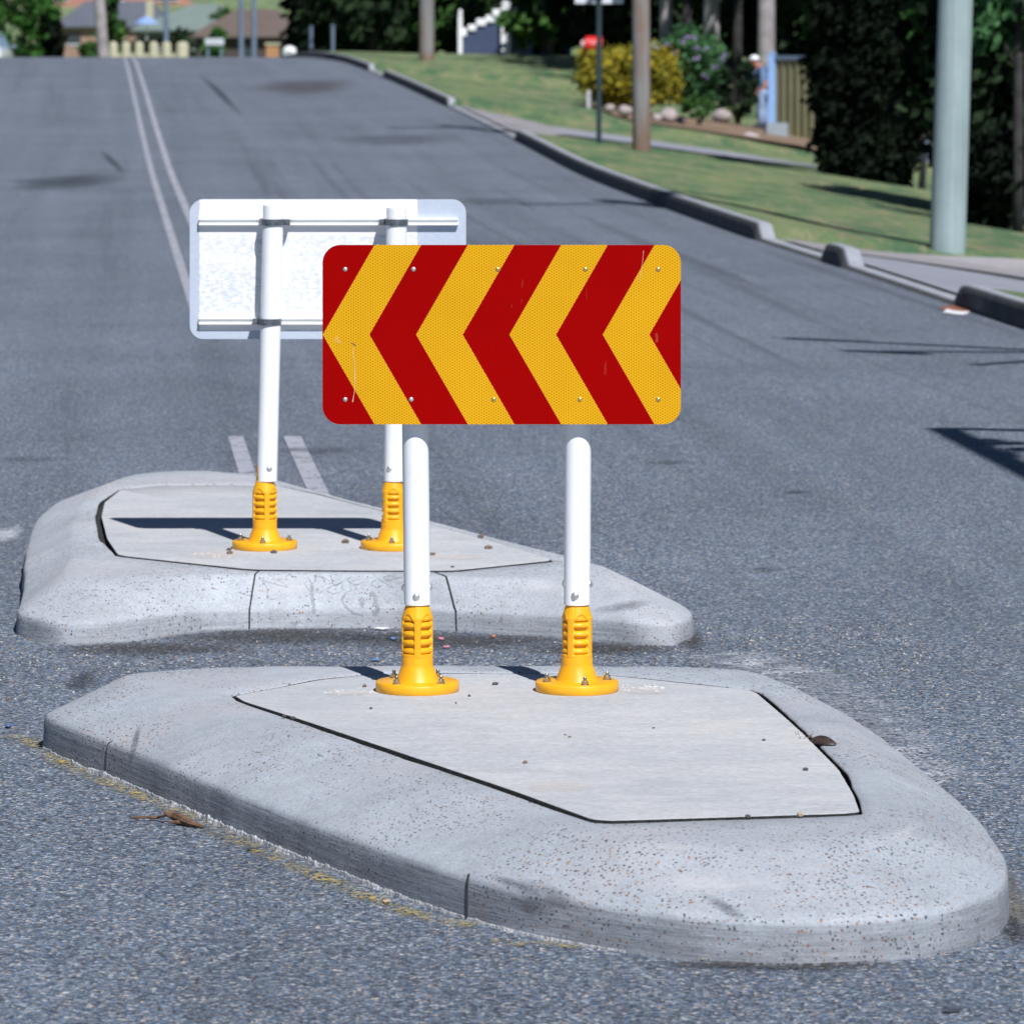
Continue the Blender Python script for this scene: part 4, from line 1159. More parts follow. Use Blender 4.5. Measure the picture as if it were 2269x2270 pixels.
def bush(name, X, D, w, dpt, h, lm, label, cat='bush', seed=1, n=1600, size=.06, group=None, z=None, stems=True, shell=.6, clump=.22):
    rr = random.Random(seed); z0 = gz(X, D) if z is None else z
    root = thing(name, (X, D, z0), label, cat, group)
    f = MB(); leaves(f, (X, D, z0+h*.52), (w/2*.92, dpt/2, h*.5), n, size, rr, clump=clump, shell=shell, cut=z0+.03)
    f.build('foliage', lm, root)
    b = MB()
    for k in range(6):
        a = rr.random()*6.28; b.tube([(X+.03*math.cos(a), D+.03*math.sin(a), z0-.05), (X+w*.3*math.cos(a), D+dpt*.3*math.sin(a), z0+h*(.5+.3*rr.random()))], [.02, .008], 6)
    b.build('stem', M['bark_dark'], root, smooth=True)
    return root

# the dark cypress
X, D, Z = ground_hit(1905, 440)
X = P(1915, 0, 60.5).x
tree('cypress', X, 60.5, 4.8, [(0, 0, 2.6, .62, .65, 2.7, 2.6), (-.30, 0, 1.35, .46, .5, .75, .35), (.25, 0, .95, .48, .5, .75, .35), (-.10, 0, .55, .52, .5, .60, .5), (.2, 0, .45, .45, .5, .5, .4)], M['leaf_black'], M['bark_dark'], 'big black-green cypress filling the space left of the pale green pole', 'cypress', seed=5, leafn=20000, size=.065, tr=.12)
tree('leafy_tree', P(1868, 0, 61.6).x, 61.6, 3.6, [(-.30, 0, 2.75, .24, .3, .42), (-.36, 0, 2.2, .17, .25, .32), (-.24, 0, 3.2, .5, .5, .5)], M['leaf_lit'], M['bark_dark'], 'fresh green leafy tree at the left edge of the cypress', seed=11, leafn=900, size=.06, tr=.04)
tree('leafy_tree', P(2040, 0, 59.8).x, 59.8, 4, [(0, 0, 2.3, .17, .3, .75), (.1, .2, 3.4, .4, .5, .6)], M['leaf_lit'], M['bark_dark'], 'narrow fresh green tree between the cypress and the pale green pole', seed=12, leafn=900, size=.06, tr=.04)
# right hand garden
for i, (u, D, w, h, lm, lab, n, sz) in enumerate((
    (2235, 50.5, 2.2, 5.0, 'leaf_dark', 'dark tall shrubbery filling the top right corner', 9000, .11),
    (2215, 47.5, .9, 1.1, 'leaf_black', 'low black-green shrub beside the grey cabinet', 2600, .08),
    (2140, 52.5, 1.3, 3.4, 'leaf_black', 'dark shrub directly right of the pale green pole', 6000, .10))):
    x = P(u, 0, D).x
    bush('shrub', x, D, w, 1.6, h, M[lm], lab, 'shrub', 30+i, n, sz, shell=.4, clump=.4)
tree('leafy_tree', P(2262, 0, 46.5).x, 46.8, 5, [(-.18, 0, 2.1, .36, .4, .34), (.15, .1, 3.0, .6, .6, .7)], M['leaf_grey'], M['bark_dark'], 'grey green leafy branches hanging at the right edge above the cabinet', seed=14, leafn=420, size=.08, tr=.05)

# back row of tall trees behind the right hand lawn
back = [(830, 118, .16, 'leaf_dark'), (915, 128, .14, 'leaf_dark'), (1010, 122, .15, 'leaf_mid'), (1110, 116, .16, 'leaf_dark'), (1210, 111, .13, 'leaf_mid'), (1300, 104, .14, 'leaf_dark'), (1390, 99, .13, 'leaf_dark'), (1500, 104, .12, 'leaf_dark'), (1610, 98, .13, 'leaf_mid'), (1720, 96, .15, 'leaf_dark'), (1830, 92, .14, 'leaf_dark'), (1930, 88, .14, 'leaf_dark'), (2060, 84, .15, 'leaf_dark'), (2190, 80, .15, 'leaf_dark')]
names = ['second tree from the left', 'third tree from the left', 'tree right behind the grey pole by the navy fence', 'tree behind the navy picket fence', 'tree above the right end of the navy fence', 'tree behind the red letterbox', 'tree behind the yellow bush', 'tree behind the mauve flowers', 'tree above the flowering shrub', 'tree behind the person', 'tree behind the olive fence', 'tree behind the cypress', 'tree behind the pale green pole', 'tree in the right corner']
for i, (u, D, tr_, lm) in enumerate(back):
    X = P(u, 0, D).x
    tree('bushy_tree', X, D, 5.5, [(0, 0, 1.3, .95, 1.2, 1.15), (.1, .2, 3.0, 1.15, 1.4, 1.2), (-.1, .3, 4.9, 1.4, 1.5, 1.2)], M[lm], M['bark_dark'], 'dense green '+names[i], group='row of dark trees behind the verge', seed=50+i, leafn=1700, size=.17, tr=tr_, z=gz(X, D)-.1)
# denser shaded bank behind them
for i, u in enumerate(range(860, 2480, 180)):
    D = 140-i*5; X = P(u, 0, D).x
    bush('tall_hedge', X, D, 4.2, 2.2, 7.0, M['leaf_black'], ['far left', 'second', 'third', 'fourth', 'middle', 'sixth', 'seventh', 'eighth', 'far right'][i]+' clump of the black-green hedge behind the row of trees', 'hedge', 70+i, 5200, .24, 'hedge clumps behind the trees', z=gz(X, D)-.3, shell=.5, clump=.35)
# dark trees in the upper middle, left of the grey pole
for i, (u, D, w, h, lm, lab) in enumerate(((672, 150, 1.2, 5.5, 'leaf_black', 'black-green tree next to the brown roofed house'), (742, 138, 1.7, 5.5, 'leaf_dark', 'dark tree left of the grey pole at the crest'), (800, 142, 2.2, 6, 'leaf_mid', 'mid green tree just left of the grey pole at the crest'), (870, 134, 2.2, 6, 'leaf_dark', 'dark tree at the crest between the first two trees'), (905, 126, 1.1, 2.6, 'leaf_mid', 'small green tree right of the grey pole at the crest'))):
    X = P(u, 0, D).x
    bush('bushy_tree', X, D, w, 2, h, M[lm], lab, 'tree', 90+i, 3600, .18, z=gz(X, D)-.2, shell=.4, clump=.4)
# left side
for i, (u, D, w, h, lm, lab) in enumerate(((45, 158, 2.5, 4.6, 'leaf_lit', 'fresh green tree in the top left corner above the white car'), (-45, 162, 2.4, 5.4, 'leaf_mid', 'mid green tree on the left edge of the picture'), (112, 160, .95, 2.0, 'leaf_black', 'dark narrow shrub right of the green corner tree'), (200, 160, .7, .5, 'leaf_mid', 'small green shrub left of the leaning grey pole'), (250, 175, 1.0, 3.2, 'leaf_mid', 'thin green tree right of the leaning grey pole'))):
    X = P(u, 0, D).x
    bush('bushy_tree', X, D, w, 1.6, h+(1.2 if D > 140 else 0), M[lm], lab, 'tree', 110+i, 3200, .13, z=gz(X, D)-.1, shell=.4, clump=.4)
for i, (u, D, w, top, lab) in enumerate(((300, 205, 2.2, 64, 'left half of the dark clipped hedge behind the cream balustrade'), (392, 205, 2.0, 66, 'right half of the dark clipped hedge behind the cream balustrade'), (497, 325, 2.2, 4, 'green treetop above the brown roof'), (478, 158, .8, 66, 'yellow green shrub behind the white board'), (720, 160, 1.2, 100, 'low green shrub right of the white letterbox'))):
    p = P(u, top, D); z = gz(p.x, D)-.2
    bush('shrub' if D < 170 else 'hedge', p.x, D, w, 1.5, p.z-z, M['leaf_mid' if i in (2, 4) else 'leaf_lit' if i == 3 else 'leaf_dark'], lab, 'hedge' if i < 2 else 'shrub', 130+i, 2200, .15, z=z, clump=.4)

# garden by the yellow bush
def pbush(name, u0, u1, v0, v1, D, lm, lab, cat, seed, n, size, **k):
    x = P((u0+u1)/2, 0, D).x; s = F/D; z = HC-(v1-VH)/s
    return bush(name, x, D, (u1-u0)/s, (u1-u0)/s*.8, (v1-v0)/s, M[lm], lab, cat, seed, n, size, z=z, **k)
pbush('golden_bush', 1276, 1508, 110, 238, 78, 'leaf_yellow', 'rounded golden yellow bush behind the wooden pole', 'bush', 150, 24000, .05, shell=.45, clump=.36)
fs = pbush('flowering_shrub', 1445, 1612, 72, 238, 80, 'leaf_grey', 'green shrub dotted with mauve flowers right of the golden bush', 'shrub', 151, 9000, .05, clump=.3)
fb = MB(); rr_ = random.Random(8)
for u, v in ((1477, 100), (1512, 92), (1520, 85), (1542, 108), (1565, 110), (1545, 130), (1600, 132), (1607, 122), (1563, 169), (1458, 105), (1500, 118), (1535, 84), (1585, 150)):
    c = P(u, v, 79.35)
    fb = MB(); leaves(fb, c, (.055, .055, .05), 34, .022, rr_, clump=.3, nc=12); fb.build('flower', M['flower'], fs)
pbush('small_shrub', 1504, 1590, 214, 268, 74, 'leaf_mid', 'low rounded dark green shrub in front of the flowering shrub', 'shrub', 152, 1700, .03)
pbush('grey_shrub', 1590, 1680, 140, 268, 79, 'leaf_dark', 'loose dark shrub between the flowering shrub and the person', 'shrub', 153, 1800, .045)
M['rock'] = mat_plain('pinkish_rock', (.36, .31, .31), .9, scale=6, var=.25, bump=.6, bscale=15)
for i, (u, v, r, lab) in enumerate(((1350, 240, .10, 'leftmost pinkish rock edging the garden'), (1385, 246, .13, 'second pinkish rock edging the garden, left of the wooden pole'), (1455, 262, .10, 'small pinkish rock right of the wooden pole'), (1480, 258, .17, 'largest pinkish rock right of the wooden pole'), (1508, 266, .10, 'pinkish rock beside the low dark shrub'), (1600, 258, .16, 'grey rock under the loose dark shrub'), (1660, 305, .12, 'white flat rock left of the blue gate post'))):
    D = 73.5-(1.5 if i == 6 else 0)+.2*i; p = P(u, v, D); b = MB(); z = gz(p.x, D)
    rock_mesh(b, (p.x, D, p.z), r, 200+i, .75, 2); b.v = b.v
    o = b.build('garden_rock', M['rock'], loc=(p.x, D, p.z), smooth=True); mark(o, lab, 'rock', 'rocks edging the garden bed')

# pale and dark trunks
for i, (u, D, w, m, lab) in enumerate(((1475, 92, 27, 'bark_pale', 'slim pale gum trunk above the mauve flowers'), (1573, 90, 35, 'bark_pale', 'pale leaning gum trunk behind the flowering shrub'), (1697, 86, 38, 'bark_pale', 'thick pale gum trunk above the person'), (1520, 94, 22, 'bark_dark', 'dark trunk between the two pale trunks'), (1636, 90, 20, 'bark_dark', 'dark thin trunk left of the thick pale trunk'), (1028, 150, 20, 'bark_dark', 'dark trunk behind the navy fence'))):
    X = P(u, 0, D).x
    tree('gum_tree', X, D, 8.5, [(0, 0, 6.6, 1.6, 1.6, 1.1), (.9, .4, 7.6, 1.3, 1.4, .9), (-.7, .2, 8.2, 1.3, 1.3, .9)], M['leaf_grey'], M[m], lab, group='gum trees in the garden', seed=170+i, leafn=650, size=.13, tr=w/F*D/2, lean=.02 if i == 1 else .004, limbs=6)

# ------------------------------------------------------------------ poles, signs and street things
def pole(name, X, D, r0, r1, h, m, label, cat, lean=0, arms=None):
    z0 = gz(X, D); root = thing(name, (X, D, z0), label, cat)
    b = MB(); pts = [(X+lean*h*q+.012*noise.noise(Vector((q*4, X, D))), D, z0-.15+(h+.15)*q) for q in np.linspace(0, 1, 14)]
    b.tube(pts, [r0+(r1-r0)*q for q in np.linspace(0, 1, 14)], 28)
    b.build('shaft', m, root, auto=60)
    if arms:
        for hh, L, rz in arms:
            a = MB(); a.box((X+lean*hh, D, z0+hh), (L, .10, .12), rz); a.build('crossarm', M['pole_timber'], root)
            for k in (-.45, -.2, .2, .45):
                c = Vector((X+lean*hh+L*k*math.cos(rz), D+L*k*math.sin(rz), z0+hh+.06)); q = MB(); q.lathe(c, [(.02, 0), (.045, .03), (.03, .05), (.05, .08), (.03, .11), (.01, .13)], 12); q.build('insulator', M['white_steel'], root, smooth=True)
    return root
X, D, Z = ground_hit(2096, 552); pole('power_pole', X, D, 40/F*D, 33/F*D, 9.5, M['pole_green'], 'pale blue-green round pole standing on the grass at the right', 'pole', .034, [(8.6, 2.2, .3)])
PX, PD = X, D
tag_ = MB(); c = P(2110, 140, PD-.16); tag_.lathe((c.x, c.y, c.z), [(.03, 0)], 4, cap=False); 
X, D, Z = ground_hit(1421, 335); pole('timber_pole', X, D, 20.5/F*D, 18/F*D, 8.5, M['pole_foot1'], 'grey and rust brown wooden pole in front of the golden bush', 'pole', -.004, [(7.8, 2.0, .3)])
D = 96; p = P(946, 130, D); pole('timber_pole', p.x, D, 17/F*D, 14/F*D, 8.5, M['pole_foot2'], 'grey wooden pole with a brown foot at the crest of the lawn', 'pole', -.003, [(7.8, 2.0, .3)])
D = 134; p = P(233, 126, D); pole('timber_pole', p.x, D, 13/F*D, 10/F*D, 8.5, M['bark_pale'], 'leaning pale grey pole beyond the crest on the left', 'pole', -.075)
M['steel_b'] = mat_plain('bluish_steel', (.16, .21, .30), .5, .2)
M['steel_d'] = mat_plain('dark_green_steel', (.035, .055, .07), .45, .2)
for i, (u, D, lab) in enumerate(((369, 190, 'thin blue-grey light pole above the cream balustrade'), (535, 185, 'left one of the two thin blue-grey poles before the brown roof'), (563, 185, 'right one of the two thin blue-grey poles before the brown roof'))):
    p = P(u, 100, D); pole('light_pole', p.x, D, 6.5/F*D, 5/F*D, 8, M['steel_b'], lab, 'light pole')
for i, (u, D, lab) in enumerate(((738, 112, 'short pale blue-grey post on the verge at the crest'), (690, 120, 'short grey post beyond the crest right of the white letterbox'))):
    p = P(u, 100, D); z0 = gz(p.x, D); r = thing('marker_post', (p.x, D, z0), lab, 'post'); b = MB(); b.tube([(p.x, D, z0-.1), (p.x, D, HC+.25)], .045, 12); b.build('shaft', M['steel_b'], r, auto=50)
    b = MB(); b.tube([(p.x, D, HC+.25), (p.x, D, HC+.29)], .06, 12); b.build('cap', M['steel_b'], r, auto=50)
# street name post
X, D, Z = ground_hit(1327, 318)
sp = thing('street_name_sign', (X, D, Z), 'thin dark post topped by white street name blades, left of the wooden pole', 'street sign')
b = MB(); b.tube([(X, D, Z-.1), (X, D, Z+2.35)], .034, 16); b.build('post', M['steel_d'], sp, auto=50)
zb = HC+(VH-9)/F*D
for k, (a, l) in enumerate(((0.0, .62), (1.3, .7))):
    b = MB(); b.box((X, D, zb+.075+k*.17), (l, .02, .15), a); bevel(b.build('name_blade', mat_plain('sign_white%d' % k, (.62, .64, .72), .4), sp), .006)
    b = MB(); b.box((X, D, zb+.075+k*.17), (.09, .09, .05), a); b.build('bracket', M['steel_d'], sp)
# letterbox
D = 81.0; p = P(1313, 99, D); zg = gz(p.x, D)
lb = thing('letterbox', (p.x, D, zg), 'bright red letterbox with a pale end left of the golden bush top', 'letterbox')
M['red'] = mat_plain('red_enamel', (.72, .02, .02), .35)
M['redpale'] = mat_plain('faded_pink_enamel', (.72, .42, .42), .5)
def capsule(b, x0, x1, y, z, r, n=20):
    b.tube([(x0, y, z), (x0+.004, y, z), (x1-.004, y, z), (x1, y, z)], [r*.92, r, r, r*.92], n)
b = MB(); capsule(b, p.x-.13, p.x+.17, D, p.z, .145); b.build('box_body', M['red'], lb, auto=40)
b = MB(); b.tube([(p.x-.21, D, p.z-.01), (p.x-.17, D, p.z-.01), (p.x-.13, D, p.z)], [.07, .085, .10], 20); b.build('box_end', M['redpale'], lb, auto=40)
b = MB(); b.box((p.x+.04, D-.11, p.z+.02), (.16, .08, .02)); b.build('flap', M['redpale'], lb)
b = MB(); b.box((p.x, D, (p.z-.14+zg-.1)/2), (.07, .07, p.z-.14-zg+.1)); b.build('post', M['bark_dark'], lb)
b = MB(); p = P(1304, 215, 77); zg = gz(p.x, 77); b.box((p.x, 77, zg+.1), (.07, .07, .34)); b.add([(p.x-.035, 76.965, zg+.27), (p.x+.035, 76.965, zg+.27), (p.x+.035, 77.035, zg+.27), (p.x-.035, 77.035, zg+.27), (p.x, 77, zg+.32)], [(0, 1, 4), (1, 2, 4), (2, 3, 4), (3, 0, 4)])
mark(b.build('garden_stake', mat_plain('stake_grey', (.40, .40, .43), .8), loc=(p.x, 77, zg)), 'short pale grey stake at the left foot of the golden bush', 'stake')

# fence with light blue frame and olive ribbed sheets
M['fence_blue'] = mat_plain('light_blue_fence_steel', (.24, .40, .72), .45, var=.06)
M['fence_blue2'] = mat_plain('grey_blue_cap', (.20, .29, .42), .5, var=.1)
M['fence_olive'] = mat_plain('olive_ribbed_steel', (.21, .21, .12), .6, var=.08)
fA, fB, fC = Vector((4.43, 78.0, 0)), Vector((6.74, 75.0, 0)), Vector((8.6, 72.6, 0))
topz = 1.30
fn = thing('colour_steel_fence', (fA.x, fA.y, gz(fA.x, fA.y)), 'olive ribbed steel fence with a light blue frame left of the cypress', 'fence')
def ribbed(a, bb, za, zb_, name='fence_sheet'):
    d = (bb-a); L = d.length; n = int(L/.045); dn = d.normalized(); nr = Vector((-dn.y, dn.x, 0)); m = MB()
    for i in range(n+1):
        q = a+d*(i/n); ph = (i % 4); off = .02 if ph in (1, 2) else 0
        g = gz(q.x, q.y)+.02
        for z in (g, zb_): m.v.append(tuple(q+nr*off+Vector((0, 0, z))))
    for i in range(n): m.f.append((2*i, 2*i+2, 2*i+3, 2*i+1))
    o = m.build(name, M['fence_olive'], fn); s = o.modifiers.new('t', 'SOLIDIFY'); s.thickness = .004
def rail3(a, bb, z, w, h, name, m, root):
    d = bb-a; c = (a+bb)/2; b = MB(); b.box((c.x, c.y, z), (d.length, w, h), math.atan2(d.y, d.x)); return b.build(name, m, root)
ribbed(fA+Vector((.06, -.1, 0)), fB, 0, topz-.06); ribbed(fB, fC, 0, topz-.06)
rail3(fA, fB, topz-.035, .06, .07, 'top_rail', M['fence_blue2'], fn); rail3(fB, fC, topz-.035, .06, .07, 'top_rail', M['fence_blue2'], fn)
for q, w in ((fA, .14), (fB, .12), (fC, .12)):
    g = gz(q.x, q.y); b = MB(); b.box((q.x, q.y-.02, (g-.1+topz+.03)/2), (w, w, topz+.03-g+.1)); o = b.build('fence_post', M['fence_blue'], fn)
    b = MB(); b.add([(q.x-w*.6, q.y-.02-w*.6, topz+.035), (q.x+w*.6, q.y-.02-w*.6, topz+.035), (q.x+w*.6, q.y-.02+w*.6, topz+.035), (q.x-w*.6, q.y-.02+w*.6, topz+.035), (q.x, q.y, topz+.085)], [(3, 2, 1, 0), (0, 1, 4), (1, 2, 4), (2, 3, 4), (3, 0, 4)]); b.build('post_cap', M['fence_blue2'], o)
g = gz(fA.x, fA.y); b = MB(); b.box((fA.x+.02, fA.y-1.1, g+.07), (.36, .36, .26)); mark(b.build('concrete_block', mat_plain('blue_grey_block', (.26, .31, .36), .8), loc=(fA.x, fA.y-1.1, g)), 'blue-grey concrete block at the foot of the light blue gate post', 'block')

# navy picket fence on the crest
M['navy'] = mat_plain('navy_slat', (.045, .065, .14), .6, var=.1)
M['wht'] = mat_plain('white_gloss_paint', (.84, .86, .90), .4, var=.04)
M['whtblue'] = mat_plain('bluish_white_slat', (.30, .36, .50), .5)
Df = 112; s = F/Df
zt0 = lambda u: HC-((71 if u < 1040 else 71)-VH)/s
pf = thing('picket_fence', (P(1010, 0, Df).x, Df, gz(P(1010, 0, Df).x, Df)), 'navy slat fence with a stepped white capping and a tall white post on the crest', 'fence')
us = np.arange(1014, 1110, 4.2)
m = MB()
def ftop(u): return 78+(30-78)*min(1, max(0, (u-1020)/(1100-1020)))
for u in us:
    p0 = P(u, ftop(u)+6, Df); g = gz(p0.x, Df)-.1; m.box((p0.x, Df, (p0.z+g)/2), (4.0/s, .02, p0.z-g))
m.build('slat_panel', M['navy'], pf)
for k, (u, v, w, h) in enumerate(((1024, 72, 20, 18), (1046, 62, 18, 14), (1066, 50, 22, 16), (1086, 42, 20, 16), (1104, 30, 26, 18), (1155, 27, 38, 18))):
    p0 = P(u, v, Df-.05); m = MB(); m.box((p0.x, Df-.05, p0.z), (w/s, .05, h/s)); bevel(m.build('cap_board', M['wht'], pf), .02)
for u, v0, w in ((1020, 33, 9), (1121, 14, 21)):
    p0 = P(u, v0, Df-.1); g = gz(p0.x, Df)-.1; m = MB(); m.box((p0.x, Df-.1, (p0.z+g)/2), (w/s, w/s, p0.z-g)); o = m.build('fence_post', M['wht'], pf)
    m = MB(); m.lathe((p0.x, Df-.1, p0.z), [(w/s*.3, 0), (w/s*.6, .05), (w/s*.4, .1), (.01, .13)], 12); m.build('finial', M['wht'], o, smooth=True)
m = MB()
for u in np.arange(1136, 1180, 6.0):
    p0 = P(u, 38, Df); g = gz(p0.x, Df)-.1; m.box((p0.x, Df, (p0.z+g)/2), (4.2/s, .02, p0.z-g))
m.build('lattice_panel', M['whtblue'], pf)
m = MB()
for u in (1255, 1262): 
    p0 = P(u, 60, 108); g = gz(p0.x, 108)-.1; m.box((p0.x, 108, (p0.z+g)/2), (.08, .05, p0.z-g))
mark(m.build('gate_posts', M['navy'], loc=(P(1258, 0, 108).x, 108, gz(P(1258, 0, 108).x, 108))), 'pair of dark blue posts joined side by side in the shade behind the lawn', 'post')

# cream balustrade beyond the crest
M['cream'] = mat_plain('cream_render', (.42, .41, .30), .8, var=.08)
Db = 158; s = F/Db; cu = [252, 280, 309, 341, 370, 405]
bl = thing('balustrade', (P(330, 0, Db).x, Db, gz(P(330, 0, Db).x, Db)), 'low cream balustrade of six rounded piers beyond the crest', 'balustrade')
for u in cu:
    p0 = P(u, 93, Db); g = gz(p0.x, Db)-.1; w = (28 if u == 405 else 20)/s; m = MB()
    m.lathe((p0.x, Db, g), [(w*.5, 0), (w*.5, p0.z-g-.12), (w*.42, p0.z-g-.04), (w*.2, p0.z-g), (.01, p0.z-g+.01)], 16); m.build('pier', M['cream'], bl, auto=50)
a, c = P(248, 112, Db), P(412, 112, Db); m = MB(); m.box(((a.x+c.x)/2, Db+.04, (a.z-.05+gz(a.x, Db))/2-.1), (c.x-a.x, .12, a.z+.05-gz(a.x, Db))); m.build('low_wall', mat_plain('cream_painted_shade', (.36, .36, .26), .8), bl)  # low wall: darker copy of the pier cream, shade painted in

# small things beyond the crest
def board(u, v, w, h, D, col, label, cat, name):
    p = P(u, v, D); s = F/D; g = gz(p.x, D); r = thing(name, (p.x, D, g), label, cat)
    m = MB(); m.box((p.x, D, p.z), (w/s, .06, h/s)); bevel(m.build('board', mat_plain(name+'_c', col, .5), r), .01)
    m = MB()
    for k in (-.35, .35): m.box((p.x+k*w/s, D+.06, (p.z+g)/2-.1), (.08, .05, p.z-g))
    m.build('leg', M['steel_b'], r)
board(476, 93, 42, 15, 150, (.48, .53, .60), 'white notice board on two legs in front of the yellow green shrub', 'notice board', 'notice_board')
D = 150; p = P(605, 98, D); g = gz(p.x, D); r = thing('brick_pier', (p.x, D, g), 'orange brick gate pier right of the two thin blue-grey poles', 'pier')
m = MB(); m.box((p.x, D, (p.z+g)/2-.1), (.42, .42, p.z-g+.1)); m.build('shaft', mat_plain('orange_brick', (.42, .22, .10), .85, scale=20, var=.2), r)
m = MB(); m.box((p.x, D, p.z+.0), (.5, .5, .08)); bevel(m.build('capstone', M['cream'], r), .01)
D = 148; p = P(642, 107, D); g = gz(p.x, D); r = thing('white_letterbox', (p.x, D, g), 'bright white pillar letterbox right of the orange brick pier', 'letterbox')
m = MB(); m.lathe((p.x, D, g), [(.22, 0), (.22, p.z-g-.1), (.19, p.z-g), (.08, p.z-g+.06), (.01, p.z-g+.07)], 20); m.build('pillar', M['wht'], r, auto=50)
m = MB(); m.box((p.x, D-.22, p.z-.12), (.18, .03, .03)); m.build('slot', M['steel_d'], r)
# cars
def car(X, D, z, rz, col, label, group=None):
    root = thing('parked_car', (X, D, z), label, 'car', group, 0)
    mrot = Matrix.Rotation(rz, 3, 'Z')
    def T(b):
        b.v = [tuple(Vector((X, D, z))+mrot @ Vector(v)) for v in b.v]; return b
    prof = [(-1.95, .30, .78), (-1.98, .55, .80), (-1.9, .78, .80), (-1.85, .95, .76), (-1.0, 1.0, .76), (1.0, .98, .78), (1.85, .88, .78), (2.0, .72, .78), (2.05, .45, .78), (2.0, .28, .76)]
    b = MB(); n = 8
    secs = [(-1.98, .62, .95), (-1.9, .74, 1.0), (-1.2, .82, .98), (0, .84, .95), (1.0, .83, .93), (1.6, .80, .86), (1.95, .70, .74), (2.02, .62, .60)]
    for x, hw, zt in secs:
        for (y, zz) in ((-hw*.9, .28), (-hw, .45), (-hw, zt-.22), (-hw*.93, zt-.04), (-hw*.7, zt), (hw*.7, zt), (hw*.93, zt-.04), (hw, zt-.22), (hw, .45), (hw*.9, .28)): b.v.append((x, y, zz))
    for i in range(len(secs)-1):
        for k in range(10): b.f.append((i*10+k, (i+1)*10+k, (i+1)*10+(k+1) % 10, i*10+(k+1) % 10))
    b.f += [tuple(range(10)), tuple(reversed(range(70, 80)))]
    T(b).build('body', mat_plain('car_paint_'+label[:6], col, .2, var=.02, coat=.6), root, auto=40)
    g = MB(); lo = [(-1.85, .70, .93), (1.0, .74, .92)]; hi = [(-1.35, .56, 1.42), (.25, .58, 1.42)]
    g.v = [(lo[0][0], -lo[0][1], lo[0][2]), (lo[1][0], -lo[1][1], lo[1][2]), (lo[1][0], lo[1][1], lo[1][2]), (lo[0][0], lo[0][1], lo[0][2]), (hi[0][0], -hi[0][1], hi[0][2]), (hi[1][0], -hi[1][1], hi[1][2]), (hi[1][0], hi[1][1], hi[1][2]), (hi[0][0], hi[0][1], hi[0][2])]
    g.f = [(0, 1, 5, 4), (1, 2, 6, 5), (2, 3, 7, 6), (3, 0, 4, 7), (4, 5, 6, 7)]
    bevel(T(g).build('windows', mat_plain('car_glass', (.22, .30, .42), .08, var=.02), root), .05, 3)
    g = MB(); g.box((-.55, 0, 1.43), (1.55, 1.1, .05)); bevel(T(g).build('roof', mat_plain('car_roof', col, .2, var=.02, coat=.6), root), .02)
    for wx in (-1.25, 1.3):
        for wy in (-.76, .76):
            b = MB(); b.tube([(wx, wy-.09, .30), (wx, wy+.09, .30)], .30, 24); w = T(b).build('wheel', mat_plain('tyre', (.02, .02, .02), .8), root, auto=40)
            b = MB(); b.tube([(wx, wy-.1, .30), (wx, wy+.1, .30)], .18, 16); T(b).build('hubcap', M['zinc'], w, auto=40)
    for y in (-.55, .55):
        b = MB(); b.box((2.0, y, .62), (.08, .26, .13)); T(b).build('headlight', M['wht'], root)
        b = MB(); b.box((-1.96, y, .78), (.06, .22, .2)); T(b).build('tail_light', M['red'], root)
        b = MB(); b.box((.75, y*1.58, .98), (.1, .16, .11)); bevel(T(b).build('mirror', M['steel_b'], root), .02)
Dc = 150; xr = P(24, 0, Dc).x; car(xr-.84, Dc, zr(Dc)+.12, R(90), (.78, .80, .84), 'white car at the left edge just beyond the crest, cut by the frame')
p = P(535, 108, 175); car(p.x, 175, gz(p.x, 175), R(5), (.45, .50, .60), 'pale blue-grey car beyond the crest below the two thin poles')
p = P(446, 113, 165); car(p.x, 165, gz(p.x, 165)-.25, R(12), (.50, .52, .55), 'pale grey car roof beyond the crest right of the cream balustrade')

